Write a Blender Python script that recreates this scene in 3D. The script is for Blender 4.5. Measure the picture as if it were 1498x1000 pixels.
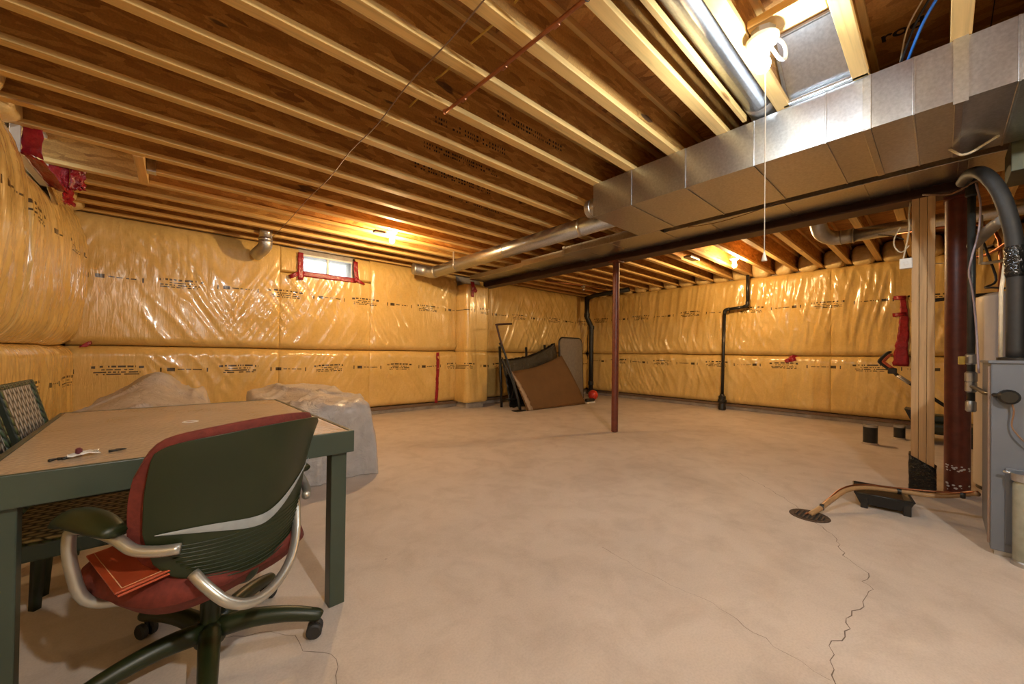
import bpy, bmesh, math, random
import numpy as np
from mathutils import Vector, Matrix
random.seed(5)
for o in list(bpy.data.objects): bpy.data.objects.remove(o)
scene = bpy.context.scene
C = scene.collection

# ------------------------------------------------------------------ camera
cam_d = bpy.data.cameras.new('camera'); cam = bpy.data.objects.new('camera', cam_d); C.objects.link(cam)
cam_d.sensor_width = 36; cam_d.lens = 550.5/1498*36; cam_d.shift_y = 12.7/1498; cam_d.clip_start = .02
F_ = Vector((0.65909189, 0.75202757, 0.00723947)); R_ = Vector((0.75192812, -0.65912558, 0.01255285)); U_ = Vector((-0.0142118, 0.00282992, 0.999895))
cam.matrix_world = Matrix(((R_.x, U_.x, -F_.x, 0), (R_.y, U_.y, -F_.y, 0), (R_.z, U_.z, -F_.z, 1.1), (0, 0, 0, 1)))
scene.camera = cam
# ------------------------------------------------------------------ world and exposure (the bulbs carry the rest of the light)
w = bpy.data.worlds.new('sky'); scene.world = w; w.use_nodes = True
bg = w.node_tree.nodes['Background']; bg.inputs[0].default_value = (.80, .90, 1, 1); bg.inputs[1].default_value = 4.0
vs = scene.view_settings
vs.view_transform = 'Standard'; vs.look = 'None'; vs.gamma = 1; vs.use_curve_mapping = False; vs.exposure = 1.40
BULB = {'near': ((.80, .91, 1.0), 360), 'back': ((1.0, .66, .32), 830), 'far': ((1.0, .66, .32), 830), 'added_fill': ((1.0, .97, .90), 1450)}

# ------------------------------------------------------------------ helpers
def link(o, parent=None):
    C.objects.link(o)
    if parent: o.parent = parent
    return o
def origin(parent):
    v = Vector((0, 0, 0))
    while parent: v += parent.location; parent = parent.parent
    return v
def mesh(name, verts, faces, m, parent=None, smooth=False):
    """verts in world space; moved into the parent's frame (parents are never rotated)"""
    off = origin(parent)
    me = bpy.data.meshes.new(name)
    me.from_pydata([(v[0]-off.x, v[1]-off.y, v[2]-off.z) for v in verts], [], faces)
    if smooth:
        me.polygons.foreach_set('use_smooth', [True]*len(me.polygons))
    me.materials.append(m); me.update()
    return link(bpy.data.objects.new(name, me), parent)
def from_bm(name, bm, m, parent=None, smooth=False):
    off = origin(parent)
    bmesh.ops.translate(bm, verts=bm.verts, vec=-off)
    bmesh.ops.recalc_face_normals(bm, faces=bm.faces)
    me = bpy.data.meshes.new(name); bm.to_mesh(me); bm.free()
    if smooth: me.polygons.foreach_set('use_smooth', [True]*len(me.polygons))
    me.materials.append(m)
    return link(bpy.data.objects.new(name, me), parent)
def add_box(bm, x0, x1, y0, y1, z0, z1, bevel=0, seg=2, mat4=None):
    r = bmesh.ops.create_cube(bm, size=1)
    vs_ = r['verts']
    for v in vs_:
        v.co = Vector((x0+(v.co.x+.5)*(x1-x0), y0+(v.co.y+.5)*(y1-y0), z0+(v.co.z+.5)*(z1-z0)))
    if bevel:
        es = list({e for v in vs_ for e in v.link_edges})
        r2 = bmesh.ops.bevel(bm, geom=es, offset=bevel, segments=seg, affect='EDGES', profile=.5)
        vs_ = list({v for f in r2['faces'] for v in f.verts} | {v for v in vs_ if v.is_valid})
    if mat4 is not None:
        bmesh.ops.transform(bm, matrix=mat4, verts=vs_)
    return vs_
def box(name, x0, x1, y0, y1, z0, z1, m, parent=None, bevel=0, mat4=None):
    bm = bmesh.new(); add_box(bm, x0, x1, y0, y1, z0, z1, bevel, 2, mat4)
    return from_bm(name, bm, m, parent)
def rot_about(p, ang, axis):
    p = Vector(p); return Matrix.Translation(p) @ Matrix.Rotation(ang, 4, axis) @ Matrix.Translation(-p)
def smooth_path(pts, n=6):
    pts = [Vector(p) for p in pts]
    if len(pts) < 3 or n < 2: return pts
    out = []
    P = [pts[0]*2-pts[1]] + pts + [pts[-1]*2-pts[-2]]
    for i in range(1, len(P)-2):
        a, b, c, d = P[i-1], P[i], P[i+1], P[i+2]
        for k in range(n):
            t = k/n
            out.append(.5*((2*b)+(c-a)*t+(2*a-5*b+4*c-d)*t*t+(3*b-3*c+d-a)*t**3))
    out.append(pts[-1]); return out
def tube_geo(pts, rad, sides=10, cap=True, scale2=1.0):
    pts = [Vector(p) for p in pts]; n = len(pts)
    rad = rad if isinstance(rad, (list, tuple)) else [rad]*n
    if len(rad) != n: rad = list(np.interp(np.linspace(0, 1, n), np.linspace(0, 1, len(rad)), rad))
    V, Fc = [], []; ref = None
    for i, p in enumerate(pts):
        t = (pts[min(i+1, n-1)]-pts[max(i-1, 0)]).normalized()
        if ref is None:
            ref = Vector((0, 0, 1)) if abs(t.z) < .9 else Vector((1, 0, 0))
        a = (ref - t*ref.dot(t)).normalized(); b = t.cross(a); ref = a
        for k in range(sides):
            q = 2*math.pi*k/sides
            V.append(p + (a*math.cos(q)*scale2 + b*math.sin(q))*rad[i])
    for i in range(n-1):
        for k in range(sides):
            k2 = (k+1) % sides
            Fc.append((i*sides+k, i*sides+k2, (i+1)*sides+k2, (i+1)*sides+k))
    if cap:
        Fc.append(tuple(range(sides))[::-1]); Fc.append(tuple((n-1)*sides+k for k in range(sides)))
    return V, Fc
def tube(name, pts, rad, m, parent=None, sides=10, sm=0, scale2=1.0):
    if sm: pts = smooth_path(pts, sm)
    V, Fc = tube_geo(pts, rad, sides, True, scale2)
    return mesh(name, V, Fc, m, parent, True)
def tubes(name, paths, rad, m, parent=None, sides=8):
    V, Fc = [], []
    for p in paths:
        v, f = tube_geo(p, rad, sides); k = len(V); V += v; Fc += [tuple(i+k for i in q) for q in f]
    return mesh(name, V, Fc, m, parent, True)
def lathe(name, prof, center, m, parent=None, sides=24, axis='Z', tilt=None):
    V, Fc = [], []; n = len(prof); c = Vector(center)
    M = tilt if tilt is not None else Matrix.Identity(3)
    for r, z in prof:
        for k in range(sides):
            q = 2*math.pi*k/sides
            v = {'Z': Vector((r*math.cos(q), r*math.sin(q), z)), 'X': Vector((z, r*math.cos(q), r*math.sin(q))), 'Y': Vector((r*math.cos(q), z, r*math.sin(q)))}[axis]
            V.append(c + M @ v)
    for i in range(n-1):
        for k in range(sides):
            k2 = (k+1) % sides
            Fc.append((i*sides+k, i*sides+k2, (i+1)*sides+k2, (i+1)*sides+k))
    if prof[0][0] > 1e-6: Fc.append(tuple(range(sides))[::-1])
    if prof[-1][0] > 1e-6: Fc.append(tuple((n-1)*sides+k for k in range(sides)))
    bm = bmesh.new(); bv = [bm.verts.new(v) for v in V]
    for f in Fc:
        try: bm.faces.new([bv[i] for i in f])
        except ValueError: pass
    bmesh.ops.remove_doubles(bm, verts=bm.verts, dist=1e-6)
    o = from_bm(name, bm, m, parent)
    me = o.data
    me.polygons.foreach_set('use_smooth', [len(p.vertices) == 4 for p in me.polygons])
    me.update()
    o.data.set_sharp_from_angle(angle=math.radians(40))
    return o
def gridmesh(name, P, m, parent=None, thick=0, wrap=False):
    """P: array (nu,nv,3)"""
    nu, nv = P.shape[:2]
    V = P.reshape(-1, 3).tolist(); Fc = []
    for i in range(nu-1 + (1 if wrap else 0)):
        i2 = (i+1) % nu
        for j in range(nv-1):
            Fc.append((i*nv+j, i2*nv+j, i2*nv+j+1, i*nv+j+1))
    o = mesh(name, V, Fc, m, parent, True)
    if thick:
        s = o.modifiers.new('solid', 'SOLIDIFY'); s.thickness = thick; s.offset = 0
    return o
def thing(name, label, cat, loc=(0, 0, 0), group=None):
    o = bpy.data.objects.new(name, None); o.empty_display_size = .1; o.location = loc; link(o)
    return tag(o, label, cat, group)
def tag(o, label, cat, group=None):
    o['label'] = label; o['category'] = cat
    if group: o['group'] = group
    return o
def struct(o, label=None):
    o['kind'] = 'structure'
    if label: o['label'] = label
    return o
def recenter(o):
    """put the origin of a single-mesh thing at its base"""
    me = o.data; n = len(me.vertices); a = np.empty(n*3); me.vertices.foreach_get('co', a); a = a.reshape(-1, 3)
    c = np.array([(a[:, 0].min()+a[:, 0].max())/2, (a[:, 1].min()+a[:, 1].max())/2, a[:, 2].min()])
    me.vertices.foreach_set('co', (a-c).ravel()); o.location = Vector(c)+o.location; me.update(); return o
# numpy value noise
def vnoise(x, y, seed=0):
    xi = np.floor(x).astype(np.int64); yi = np.floor(y).astype(np.int64); fx = x-xi; fy = y-yi
    def h(a, b):
        n = (a*374761393 + b*668265263 + seed*1442695041) & 0x7fffffff
        n = ((n ^ (n >> 13))*1274126177) & 0x7fffffff
        n = n ^ (n >> 16)
        return (n & 0xffff)/65535.0
    sx = fx*fx*(3-2*fx); sy = fy*fy*(3-2*fy)
    return (h(xi, yi)*(1-sx)+h(xi+1, yi)*sx)*(1-sy)+(h(xi, yi+1)*(1-sx)+h(xi+1, yi+1)*sx)*sy
def sstep(a, b, x):
    t = np.clip((x-a)/(b-a), 0, 1); return t*t*(3-2*t)

# ------------------------------------------------------------------ materials
class N:
    def __init__(s, name):
        s.m = bpy.data.materials.new(name); s.m.use_nodes = True; s.t = s.m.node_tree; s.b = s.t.nodes['Principled BSDF']
    def n(s, typ, **kw):
        nd = s.t.nodes.new(typ)
        for k, v in kw.items(): setattr(nd, k, v)
        return nd
    def l(s, a, b): s.t.links.new(a, b)
    def coord(s, which='Object', scale=(1, 1, 1)):
        tc = s.n('ShaderNodeTexCoord'); mp = s.n('ShaderNodeMapping'); mp.inputs['Scale'].default_value = scale
        if which == 'Position':
            g = s.n('ShaderNodeNewGeometry'); s.l(g.outputs['Position'], mp.inputs[0])
        else: s.l(tc.outputs[which], mp.inputs[0])
        return mp.outputs[0]
    def noise(s, vec, scale=5, detail=4, rough=.55, dist=0):
        nd = s.n('ShaderNodeTexNoise'); nd.inputs['Scale'].default_value = scale; nd.inputs['Detail'].default_value = detail
        nd.inputs['Roughness'].default_value = rough; nd.inputs['Distortion'].default_value = dist
        if vec is not None: s.l(vec, nd.inputs['Vector'])
        return nd.outputs['Fac']
    def ramp(s, fac, stops):
        r = s.n('ShaderNodeValToRGB'); e = r.color_ramp.elements
        while len(e) < len(stops): e.new(.5)
        for i, (p, c) in enumerate(stops): e[i].position = p; e[i].color = (*c, 1)
        s.l(fac, r.inputs[0]); return r.outputs[0]
    def mix(s, fac, a, b, mode='MIX'):
        x = s.n('ShaderNodeMix', data_type='RGBA', blend_type=mode)
        for sock, v in ((x.inputs['Factor'], fac), (x.inputs['A'], a), (x.inputs['B'], b)):
            if isinstance(v, (int, float)): sock.default_value = v
            elif isinstance(v, tuple): sock.default_value = (*v, 1)
            else: s.l(v, sock)
        return x.outputs['Result']
    def math(s, op, a, b=None, c=None):
        x = s.n('ShaderNodeMath', operation=op)
        for i, v in enumerate((a, b, c)):
            if v is None: continue
            if isinstance(v, (int, float)): x.inputs[i].default_value = v
            else: s.l(v, x.inputs[i])
        return x.outputs[0]
    def bump(s, h, strength=.3, dist=.01):
        b = s.n('ShaderNodeBump'); b.inputs['Strength'].default_value = strength; b.inputs['Distance'].default_value = dist
        s.l(h, b.inputs['Height']); s.l(b.outputs[0], s.b.inputs['Normal'])
    def set(s, **kw):
        for k, v in kw.items():
            i = s.b.inputs[k.replace('_', ' ')]
            if isinstance(v, (int, float)): i.default_value = v
            elif isinstance(v, tuple): i.default_value = (*v, 1) if len(v) == 3 else v
            else: s.l(v, i)
        return s
def plain(name, col, rough=.5, metal=0, var=.12, scale=20, bump=0, coord='Object', **kw):
    a = N(name); v = a.coord(coord); f = a.noise(v, scale, 4)
    c = a.ramp(f, [(.3, tuple(x*(1-var) for x in col)), (.7, tuple(min(1, x*(1+var)) for x in col))])
    a.set(Base_Color=c, Roughness=rough, Metallic=metal, **kw)
    if bump: a.bump(f, bump, .005)
    return a.m
def osb(name, scale, dark=1.0, tint=(1, 1, 1)):
    a = N(name); v = a.coord('Position', scale)
    wv = a.n('ShaderNodeTexNoise'); wv.inputs['Scale'].default_value = .35; a.l(v, wv.inputs['Vector'])
    ad = a.n('ShaderNodeVectorMath', operation='MULTIPLY_ADD'); a.l(wv.outputs['Color'], ad.inputs[0]); ad.inputs[1].default_value = (2.2, 2.2, 2.2); a.l(v, ad.inputs[2])
    vo = a.n('ShaderNodeTexVoronoi'); vo.inputs['Scale'].default_value = 1.0; a.l(ad.outputs[0], vo.inputs['Vector'])
    sx = a.n('ShaderNodeSeparateColor'); a.l(vo.outputs['Color'], sx.inputs[0])
    d = dark
    c = a.ramp(sx.outputs[0], [(0, (.30*d*tint[0], .135*d*tint[1], .040*d*tint[2])), (.05, (.40*d*tint[0], .195*d*tint[1], .060*d*tint[2])), (.55, (.53*d*tint[0], .28*d*tint[1], .095*d*tint[2])), (1, (.66*d*tint[0], .38*d*tint[1], .145*d*tint[2]))])
    f = a.noise(a.coord('Position', (30, 30, 30)), 3, 4)
    c2 = a.mix(.45, c, a.ramp(f, [(.3, (.45, .45, .45)), (.65, (1, 1, 1))]), 'MULTIPLY')
    # the odd dark knotty flake
    big = a.noise(a.coord('Position', (2.2, 7, 7)), 1.3, 2, .5)
    c3 = a.mix(a.ramp(big, [(.71, (0, 0, 0)), (.74, (.8, .8, .8))]), c2, (.045, .022, .012))
    a.set(Base_Color=c3, Roughness=.72); a.bump(sx.outputs[1], .25, .004); return a.m
def lumber(name, col, axis='X', rough=.62):
    sc = {'X': (1.2, 26, 26), 'Y': (26, 1.2, 26), 'Z': (26, 26, 1.2)}[axis]
    a = N(name); v = a.coord('Position', sc); f = a.noise(v, 1.2, 5, .6, .6)
    c = a.ramp(f, [(.25, tuple(x*.70 for x in col)), (.5, col), (.75, tuple(min(1, x*1.14) for x in col))])
    k = a.n('ShaderNodeTexVoronoi'); sk = {'X': (1.5, 9, 9), 'Y': (9, 1.5, 9), 'Z': (9, 9, 1.5)}[axis]; k.inputs['Scale'].default_value = 1
    a.l(a.coord('Position', sk), k.inputs['Vector'])
    kn = a.ramp(k.outputs['Distance'], [(.06, (.38, .20, .10)), (.13, (1, 1, 1))])
    a.set(Base_Color=a.mix(.8, c, kn, 'MULTIPLY'), Roughness=rough); a.bump(f, .18, .003); return a.m

M = {}
M['spruce'] = lumber('spruce_flange', (.70, .45, .155))
M['spruce_y'] = lumber('spruce_block', (.68, .43, .155), 'Y')
M['stud'] = lumber('spruce_stud', (.56, .35, .165), 'Z')
M['osb_web'] = osb('osb_web', (9, 36, 36), 1.0, (1.02, .95, .62))
M['osb_deck'] = osb('osb_deck', (18, 8, 10), .95, (1.04, .95, .75))
M['galv'] = (lambda a: (a.set(Base_Color=a.ramp(a.noise(a.coord('Position'), 60, 3), [(.3, (.47, .48, .49)), (.7, (.60, .61, .62))]), Metallic=1.0,
             Roughness=.30), a.m)[-1])(N('galvanised_steel'))
M['galv_d'] = plain('dull_galvanised', (.50, .50, .49), .45, 1.0, .1, 30)
M['red_steel'] = plain('red_oxide_steel', (.15, .034, .018), .42, 0, .25, 14, .1)
M['beam_steel'] = plain('brown_primer_steel', (.055, .022, .016), .5, 0, .25, 9, .1)
M['black_abs'] = plain('black_abs_plastic', (.014, .014, .013), .35, 0, .2, 20)
M['black_rub'] = plain('black_rubber', (.018, .018, .018), .6, 0, .2, 30)
M['dark_gap'] = plain('dark_paper', (.03, .024, .02), .9)
M['white_pl'] = plain('white_plastic', (.78, .77, .73), .4, 0, .04)
M['porcelain'] = plain('white_porcelain', (.85, .84, .82), .25, 0, .03)
M['copper'] = plain('copper_pipe', (.42, .17, .085), .38, 1.0, .25, 8)
M['yellow'] = plain('yellow_jacket', (.62, .42, .08), .45)
M['cream'] = plain('cream_jacket', (.66, .58, .42), .5)
M['brown_wire'] = plain('brown_wire', (.20, .11, .06), .5)
M['blue_wire'] = plain('blue_jacket', (.03, .16, .55), .4)
M['tape'] = (lambda a: (a.set(Base_Color=a.ramp(a.noise(a.coord('Position'), 14, 3), [(.3, (.20, .005, .010)), (.7, (.36, .012, .022))]), Roughness=.3), a.bump(a.noise(a.coord('Position'), 40, 3), .6, .01), a.m)[-1])(N('red_sheathing_tape'))
M['concrete_w'] = plain('concrete_wall', (.40, .34, .27), .9, 0, .25, 6, .3)
M['plate'] = lumber('dark_sill_plate', (.17, .105, .06))

# concrete slab
a = N('concrete_slab'); p = a.coord('Position')
n1 = a.noise(p, .9, 6, .6, .8); n2 = a.noise(p, 4.5, 6, .65, .4); n3 = a.noise(p, 120, 3)
c = a.ramp(n1, [(.25, (.48, .42, .365)), (.5, (.575, .51, .45)), (.75, (.64, .575, .515))])
c = a.mix(.6, c, a.ramp(n2, [(.28, (.72, .69, .66)), (.55, (1, 1, 1)), (.75, (1, 1, 1))]), 'MULTIPLY')
c = a.mix(.18, c, a.ramp(n3, [(.35, (.5, .5, .5)), (.6, (1, 1, 1))]), 'MULTIPLY')
sp = a.n('ShaderNodeTexVoronoi'); sp.inputs['Scale'].default_value = 3.2; a.l(p, sp.inputs['Vector'])
c = a.mix(a.ramp(sp.outputs['Distance'], [(.018, (.6, .6, .6)), (.03, (0, 0, 0))]), c, (.17, .12, .09))
a.set(Base_Color=c, Roughness=.62); a.bump(a.noise(p, 22, 6, .65), .12, .01); M['slab'] = a.m
M['crack'] = plain('crack_shadow_filler', (.16, .125, .10), .95)

# plastic-faced insulation with a printed band; axis = the coordinate that runs along the wall
def insulation(name, axis, rows):
    a = N(name); p = a.coord('Position'); sep = a.n('ShaderNodeSeparateXYZ'); a.l(p, sep.inputs[0])
    s = sep.outputs[axis]; z = sep.outputs[2]
    n1 = a.noise(p, 2.2, 5, .6); n2 = a.noise(p, 38, 4, .6)
    c = a.ramp(n1, [(.25, (.60, .39, .118)), (.5, (.70, .47, .155)), (.75, (.77, .54, .21))])
    c = a.mix(.22, c, a.ramp(n2, [(.3, (.62, .56, .45)), (.65, (1, 1, 1))]), 'MULTIPLY')
    mask = None
    def rect(sv, a0, a1, tv, b0, b1):
        m = a.math('MULTIPLY', a.math('GREATER_THAN', sv, a0), a.math('LESS_THAN', sv, a1))
        m2 = a.math('MULTIPLY', a.math('GREATER_THAN', tv, b0), a.math('LESS_THAN', tv, b1))
        return a.math('MULTIPLY', m, m2)
    wob = a.math('MULTIPLY', a.math('SUBTRACT', a.noise(p, 1.1, 2), .5), .07)
    for z0, ph in rows:
        sv = a.math('MODULO', a.math('ADD', s, 20+ph), 1.18)
        tv = a.math('DIVIDE', a.math('ADD', a.math('SUBTRACT', z, z0), wob), 1.25)
        cell = a.n('ShaderNodeCombineXYZ')
        a.l(a.math('FLOOR', a.math('MULTIPLY', s, 75)), cell.inputs[0]); a.l(a.math('FLOOR', a.math('MULTIPLY', tv, 42)), cell.inputs[1])
        wn = a.n('ShaderNodeTexWhiteNoise', noise_dimensions='2D'); a.l(cell.outputs[0], wn.inputs['Vector'])
        let = a.math('GREATER_THAN', wn.outputs['Value'], .30)
        R = [rect(sv, .10, .42, tv, .030, .048), rect(sv, .04, .085, tv, .022, .045), rect(sv, .445, .49, tv, .022, .045), rect(sv, .13, .40, tv, .004, .014), rect(sv, .07, .46, tv, -.020, -.008), rect(sv, .07, .45, tv, -.040, -.029),
             rect(sv, .80, 1.04, tv, .000, .011)]
        solid = [rect(sv, .70, .775, tv, -.014, .022), rect(sv, .635, .650, tv, -.02, .024), rect(sv, 1.09, 1.105, tv, -.02, .024)]
        tot = None
        for r in R: tot = r if tot is None else a.math('MAXIMUM', tot, r)
        tot = a.math('MULTIPLY', tot, let)
        for r in solid: tot = a.math('MAXIMUM', tot, r)
        mask = tot if mask is None else a.math('MAXIMUM', mask, tot)
    c = a.mix(a.math('MULTIPLY', mask, .94), c, (.030, .020, .012))
    a.set(Base_Color=c, Roughness=.24, Coat_Weight=.6, Coat_Roughness=.10)
    a.bump(a.noise(a.coord('Position', (1, 1, .16)), 24, 3, .55, .5), .42, .014)
    return a.m
M['ins_x'] = insulation('insulation_back', 0, [(1.94, .35), (.83, .9)])
M['ins_y'] = insulation('insulation_side', 1, [(2.01, .2), (.93, .75)])
M['ins_l'] = insulation('insulation_near', 1, [(2.10, .55), (.75, .15)])
M['ins_plain'] = (lambda a: (a.set(Base_Color=a.ramp(a.noise(a.coord('Position'), 5, 5), [(.3, (.60, .40, .14)), (.7, (.76, .58, .28))]), Roughness=.35), a.bump(a.noise(a.coord('Position'), 25, 4), .5, .02), a.m)[-1])(N('rim_insulation'))

# ------------------------------------------------------------------ room shell
JB = 2.69; JT = 2.99                       # joist bottom, subfloor underside
XL, XR, YB, YF = -1.12, 8.64, 6.66, -2.6   # concrete faces
floor = struct(box('floor', XL-.3, XR+.3, YF-.3, YB+.3, -.2, 0, M['slab']), 'bare beige concrete slab floor with hairline cracks')
def crack(pts, wd):
    pts = [Vector((x, y, 0)) for x, y in pts]; fine = []
    rnd = random.Random(len(pts)*7+int(wd*1e5))
    for a_, b_ in zip(pts, pts[1:]):
        k = max(2, int((b_-a_).length/.035)); nrm = Vector((-(b_-a_).y, (b_-a_).x, 0)).normalized()
        for i in range(k): fine.append(a_.lerp(b_, i/k)+nrm*rnd.uniform(-.011, .011))
    fine.append(pts[-1]); V = []; Fc = []
    for i, q in enumerate(fine):
        t = (fine[min(i+1, len(fine)-1)]-fine[max(i-1, 0)]).normalized(); nn = Vector((-t.y, t.x, 0))*wd*rnd.uniform(.4, 1.2)
        V += [q+nn+Vector((0, 0, .0006)), q-nn+Vector((0, 0, .0006))]
        if i: Fc.append((2*i-2, 2*i-1, 2*i+1, 2*i))
    mesh('crack', V, Fc, M['crack'], floor)
crack([(3.2, .56), (3.03, .425), (2.786, .353), (2.653, .243), (2.535, .252), (2.487, .209), (2.244, .238), (2.123, .257), (2.018, .244), (1.873, .275), (1.744, .243), (1.45, .23)], .0022)
crack([(1.818, 1.276), (1.778, .925), (1.796, .706), (1.745, .525), (1.703, .377), (1.677, .246)], .0010)
crack([(.12, 1.806), (.243, 1.748), (.34, 1.642), (.353, 1.543), (.431, 1.457), (.425, 1.383), (.38, 1.25)], .0014)
crack([(3.95, 1.25), (3.719, .974), (3.525, .787), (3.342, .645)], .0016)

def wall_with_hole(name, axis, face, out, a0, a1, hole, zt=3.05, label=None):
    """concrete wall slab (axis = normal) with an optional window hole (a0,a1,z0,z1)"""
    bm = bmesh.new(); lo, hi = sorted((face, out))
    def b(s0, s1, z0, z1):
        if axis == 'y': add_box(bm, s0, s1, lo, hi, z0, z1)
        else: add_box(bm, lo, hi, s0, s1, z0, z1)
    if hole:
        h0, h1, z0, z1 = hole
        b(a0, h0, 0, zt); b(h1, a1, 0, zt); b(h0, h1, 0, z0)
        if z1 < zt: b(h0, h1, z1, zt)
    else: b(a0, a1, 0, zt)
    return struct(from_bm(name, bm, M['concrete_w']), label)
WB = (1.36, 2.14, 2.30, 2.60)
WL = (4.36, 5.14, 2.50, 2.92)
wall_back = wall_with_hole('wall_back', 'y', YB, YB+.25, XL, XR, WB, label='back wall hung with yellow plastic-faced insulation blankets')
wall_left = wall_with_hole('wall_left', 'x', XL, XL-.25, YF, YB, WL, label='near left wall with bulging yellow insulation')
wall_right = wall_with_hole('wall_right', 'x', XR, XR+.25, YF, YB, None, label='right wall with rippled yellow insulation')
wall_front = wall_with_hole('wall_front', 'y', YF, YF-.25, XL, XR, None)

# ------------------------------------------------------------------ insulation blankets
def ridge(s, z, ang, across, along, seed, p=3):
    ca, sa = math.cos(ang), math.sin(ang)
    a_ = (s*ca+z*sa)*across; b_ = (-s*sa+z*ca)*along
    a_ = a_+1.2*vnoise(s*1.3+seed, z*1.3, seed+9)
    n = vnoise(a_, b_, seed); return (1-np.abs(2*n-1))**p
def depth_back(s, z):
    d = .20+.03*(vnoise(s*.8, z*.8, 3)-.5)
    w_ = .016*ridge(s, z, .55, 14, 1.6, 11)*sstep(.35, .75, vnoise(s*1.1, z*1.3, 21)) + .011*ridge(s, z, -.5, 17, 1.8, 12)*sstep(.4, .75, vnoise(s*.9+5, z*1.1, 22)) + .010*ridge(s, z, .05, 15, 1.2, 13)*sstep(.3, .8, vnoise(s*.9+15, z*.8, 23))
    fan = sstep(.0, .5, 1-np.hypot((s-1.6)/1.1, (z-1.85)/.55)); w_ = w_+.016*fan*ridge(s, z, .62, 11, 1.0, 31)
    dark = sstep(5.0, 5.4, s); w_ = w_+.016*dark*ridge(s, z, -.42, 13, 1.4, 14)
    return d+w_
def depth_right(s, z):
    d = .20+.03*(vnoise(s*.8+40, z*.8, 5)-.5)
    up = sstep(1.15, 1.7, z)
    w_ = (.012+.022*up*sstep(4.2, 1.2, s))*ridge(s, z, .12, 10, 1.0, 41)+.016*ridge(s, z, -.35, 12, 1.2, 42)*sstep(.3, .7, vnoise(s*.8, z, 43))+.012*(1-up)*ridge(s, z, -.65, 11, 1.0, 44)*sstep(.4, .8, vnoise(s*.8+7, z, 45))
    w_ = w_+(.008+.012*up)*ridge(s, z, .12, 22, 1.1, 47)*sstep(.25, .6, vnoise(s*.7+3, z*.8, 48))
    return d+w_
def depth_left(s, z):
    up = sstep(1.12, 1.2, z)
    d = .20+.10*up*np.sin(np.clip((z-1.14)/1.75, 0, 1)*math.pi)**.8
    d = d+.03*(vnoise(s*.9, z*.9, 6)-.5)
    w_ = .008*ridge(s, z, .08, 22, 1.2, 51)+.018*ridge(s, z, .22, 5, .6, 52, 4)+.006*ridge(s, z, -.12, 30, 1.4, 53)
    return d+w_
def pinch(t, w0, w1, L):
    """0 at the borders of a panel and 1 inside"""
    a_ = np.clip(t/w0, 0, 1); b_ = np.clip((L-t)/w1, 0, 1)
    return np.sqrt(1-(1-a_)**2)*np.sqrt(1-(1-b_)**2)
def blanket(wall, fn, m, s0, s1, z0, z1, place, res, pz=(.10, .12), ps=(.11, .11), keep=(.45, .3), name='insulation_panel'):
    ns = max(8, int((s1-s0)/res)); nz = max(8, int((z1-z0)/res))
    s = np.concatenate([[s0], s0+(s1-s0)*(.5-.5*np.cos(np.linspace(0, math.pi, 9)))[1:-1]*0+np.linspace(s0, s1, 9)[1:-1]*1]) if False else np.linspace(s0, s1, ns+1)
    edge = .012
    s = np.unique(np.concatenate([s, s0+edge*np.array([.1, .4, 1, 2]), s1-edge*np.array([.1, .4, 1, 2])]))
    z = np.unique(np.concatenate([np.linspace(z0, z1, nz+1), z0+edge*np.array([.1, .4, 1, 2, 3]), z1-edge*np.array([.1, .4, 1, 2, 3])]))
    S, Z = np.meshgrid(s, z, indexing='ij')
    k = (keep[0]+(1-keep[0])*pinch(Z-z0, pz[0], pz[1], z1-z0))*(.90+.10*pinch(S-s0, ps[0], ps[1], s1-s0))
    D = fn(S, Z)*k
    D[:, 0] = 0; D[:, -1] = 0
    ZZ = Z+.012*(vnoise(S*1.6, S*0, 77)-.5)*(1-np.abs(2*(Z-z0)/(z1-z0)-1))
    ZZ = ZZ+.030*(vnoise(S*1.7, S*0+3.3, 78)-.5)*np.exp(-np.abs(Z-SEAM)/.25)
    return gridmesh(name, place(S, ZZ, D), m, wall)
pb = lambda S, Z, D: np.stack([S, YB-D, Z], -1)
pr = lambda S, Z, D: np.stack([XR-D, S, Z], -1)
pl = lambda S, Z, D: np.stack([XL+D, S, Z], -1)
SEAM = 1.125
for s0, s1 in ((-1.0, 1.08), (1.08, 2.42), (2.42, 4.16), (4.74, 8.44)):
    blanket(wall_back, depth_back, M['ins_x'], s0, s1, .13, SEAM, pb, .022)
    if s0 == 1.08:     # notched under the window
        blanket(wall_back, depth_back, M['ins_x'], s0, s1, SEAM+.004, WB[2]-.02, pb, .022, pz=(.10, .03))
        blanket(wall_back, depth_back, M['ins_x'], s0, WB[0]-.03, WB[2]-.02, 2.67, pb, .022, pz=(.03, .2), ps=(.02, .02))
        blanket(wall_back, depth_back, M['ins_x'], WB[1]+.03, s1, WB[2]-.02, 2.67, pb, .022, pz=(.03, .2), ps=(.02, .02))
    else:
        blanket(wall_back, depth_back, M['ins_x'], s0, s1, SEAM+.004, 2.68, pb, .022, pz=(.10, .20))
for s0, s1 in ((-2.5, 1.26), (1.26, 6.46)):
    blanket(wall_right, depth_right, M['ins_y'], s0, s1, .13, SEAM, pr, .022)
    blanket(wall_right, depth_right, M['ins_y'], s0, s1, SEAM+.004, 2.66, pr, .022, pz=(.10, .14))
for s0, s1 in ((-2.5, .2), (.2, 2.3)):
    blanket(wall_left, depth_left, M['ins_l'], s0, s1, .13, SEAM, pl, .06)
    blanket(wall_left, depth_left, M['ins_l'], s0, s1, SEAM+.004, 2.66, pl, .06, pz=(.25, .5))
blanket(wall_left, depth_left, M['ins_l'], 2.3, 6.44, .13, SEAM, pl, .016)
blanket(wall_left, depth_left, M['ins_l'], 2.3, 4.30, SEAM+.004, 2.70, pl, .016, pz=(.22, .55))
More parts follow.
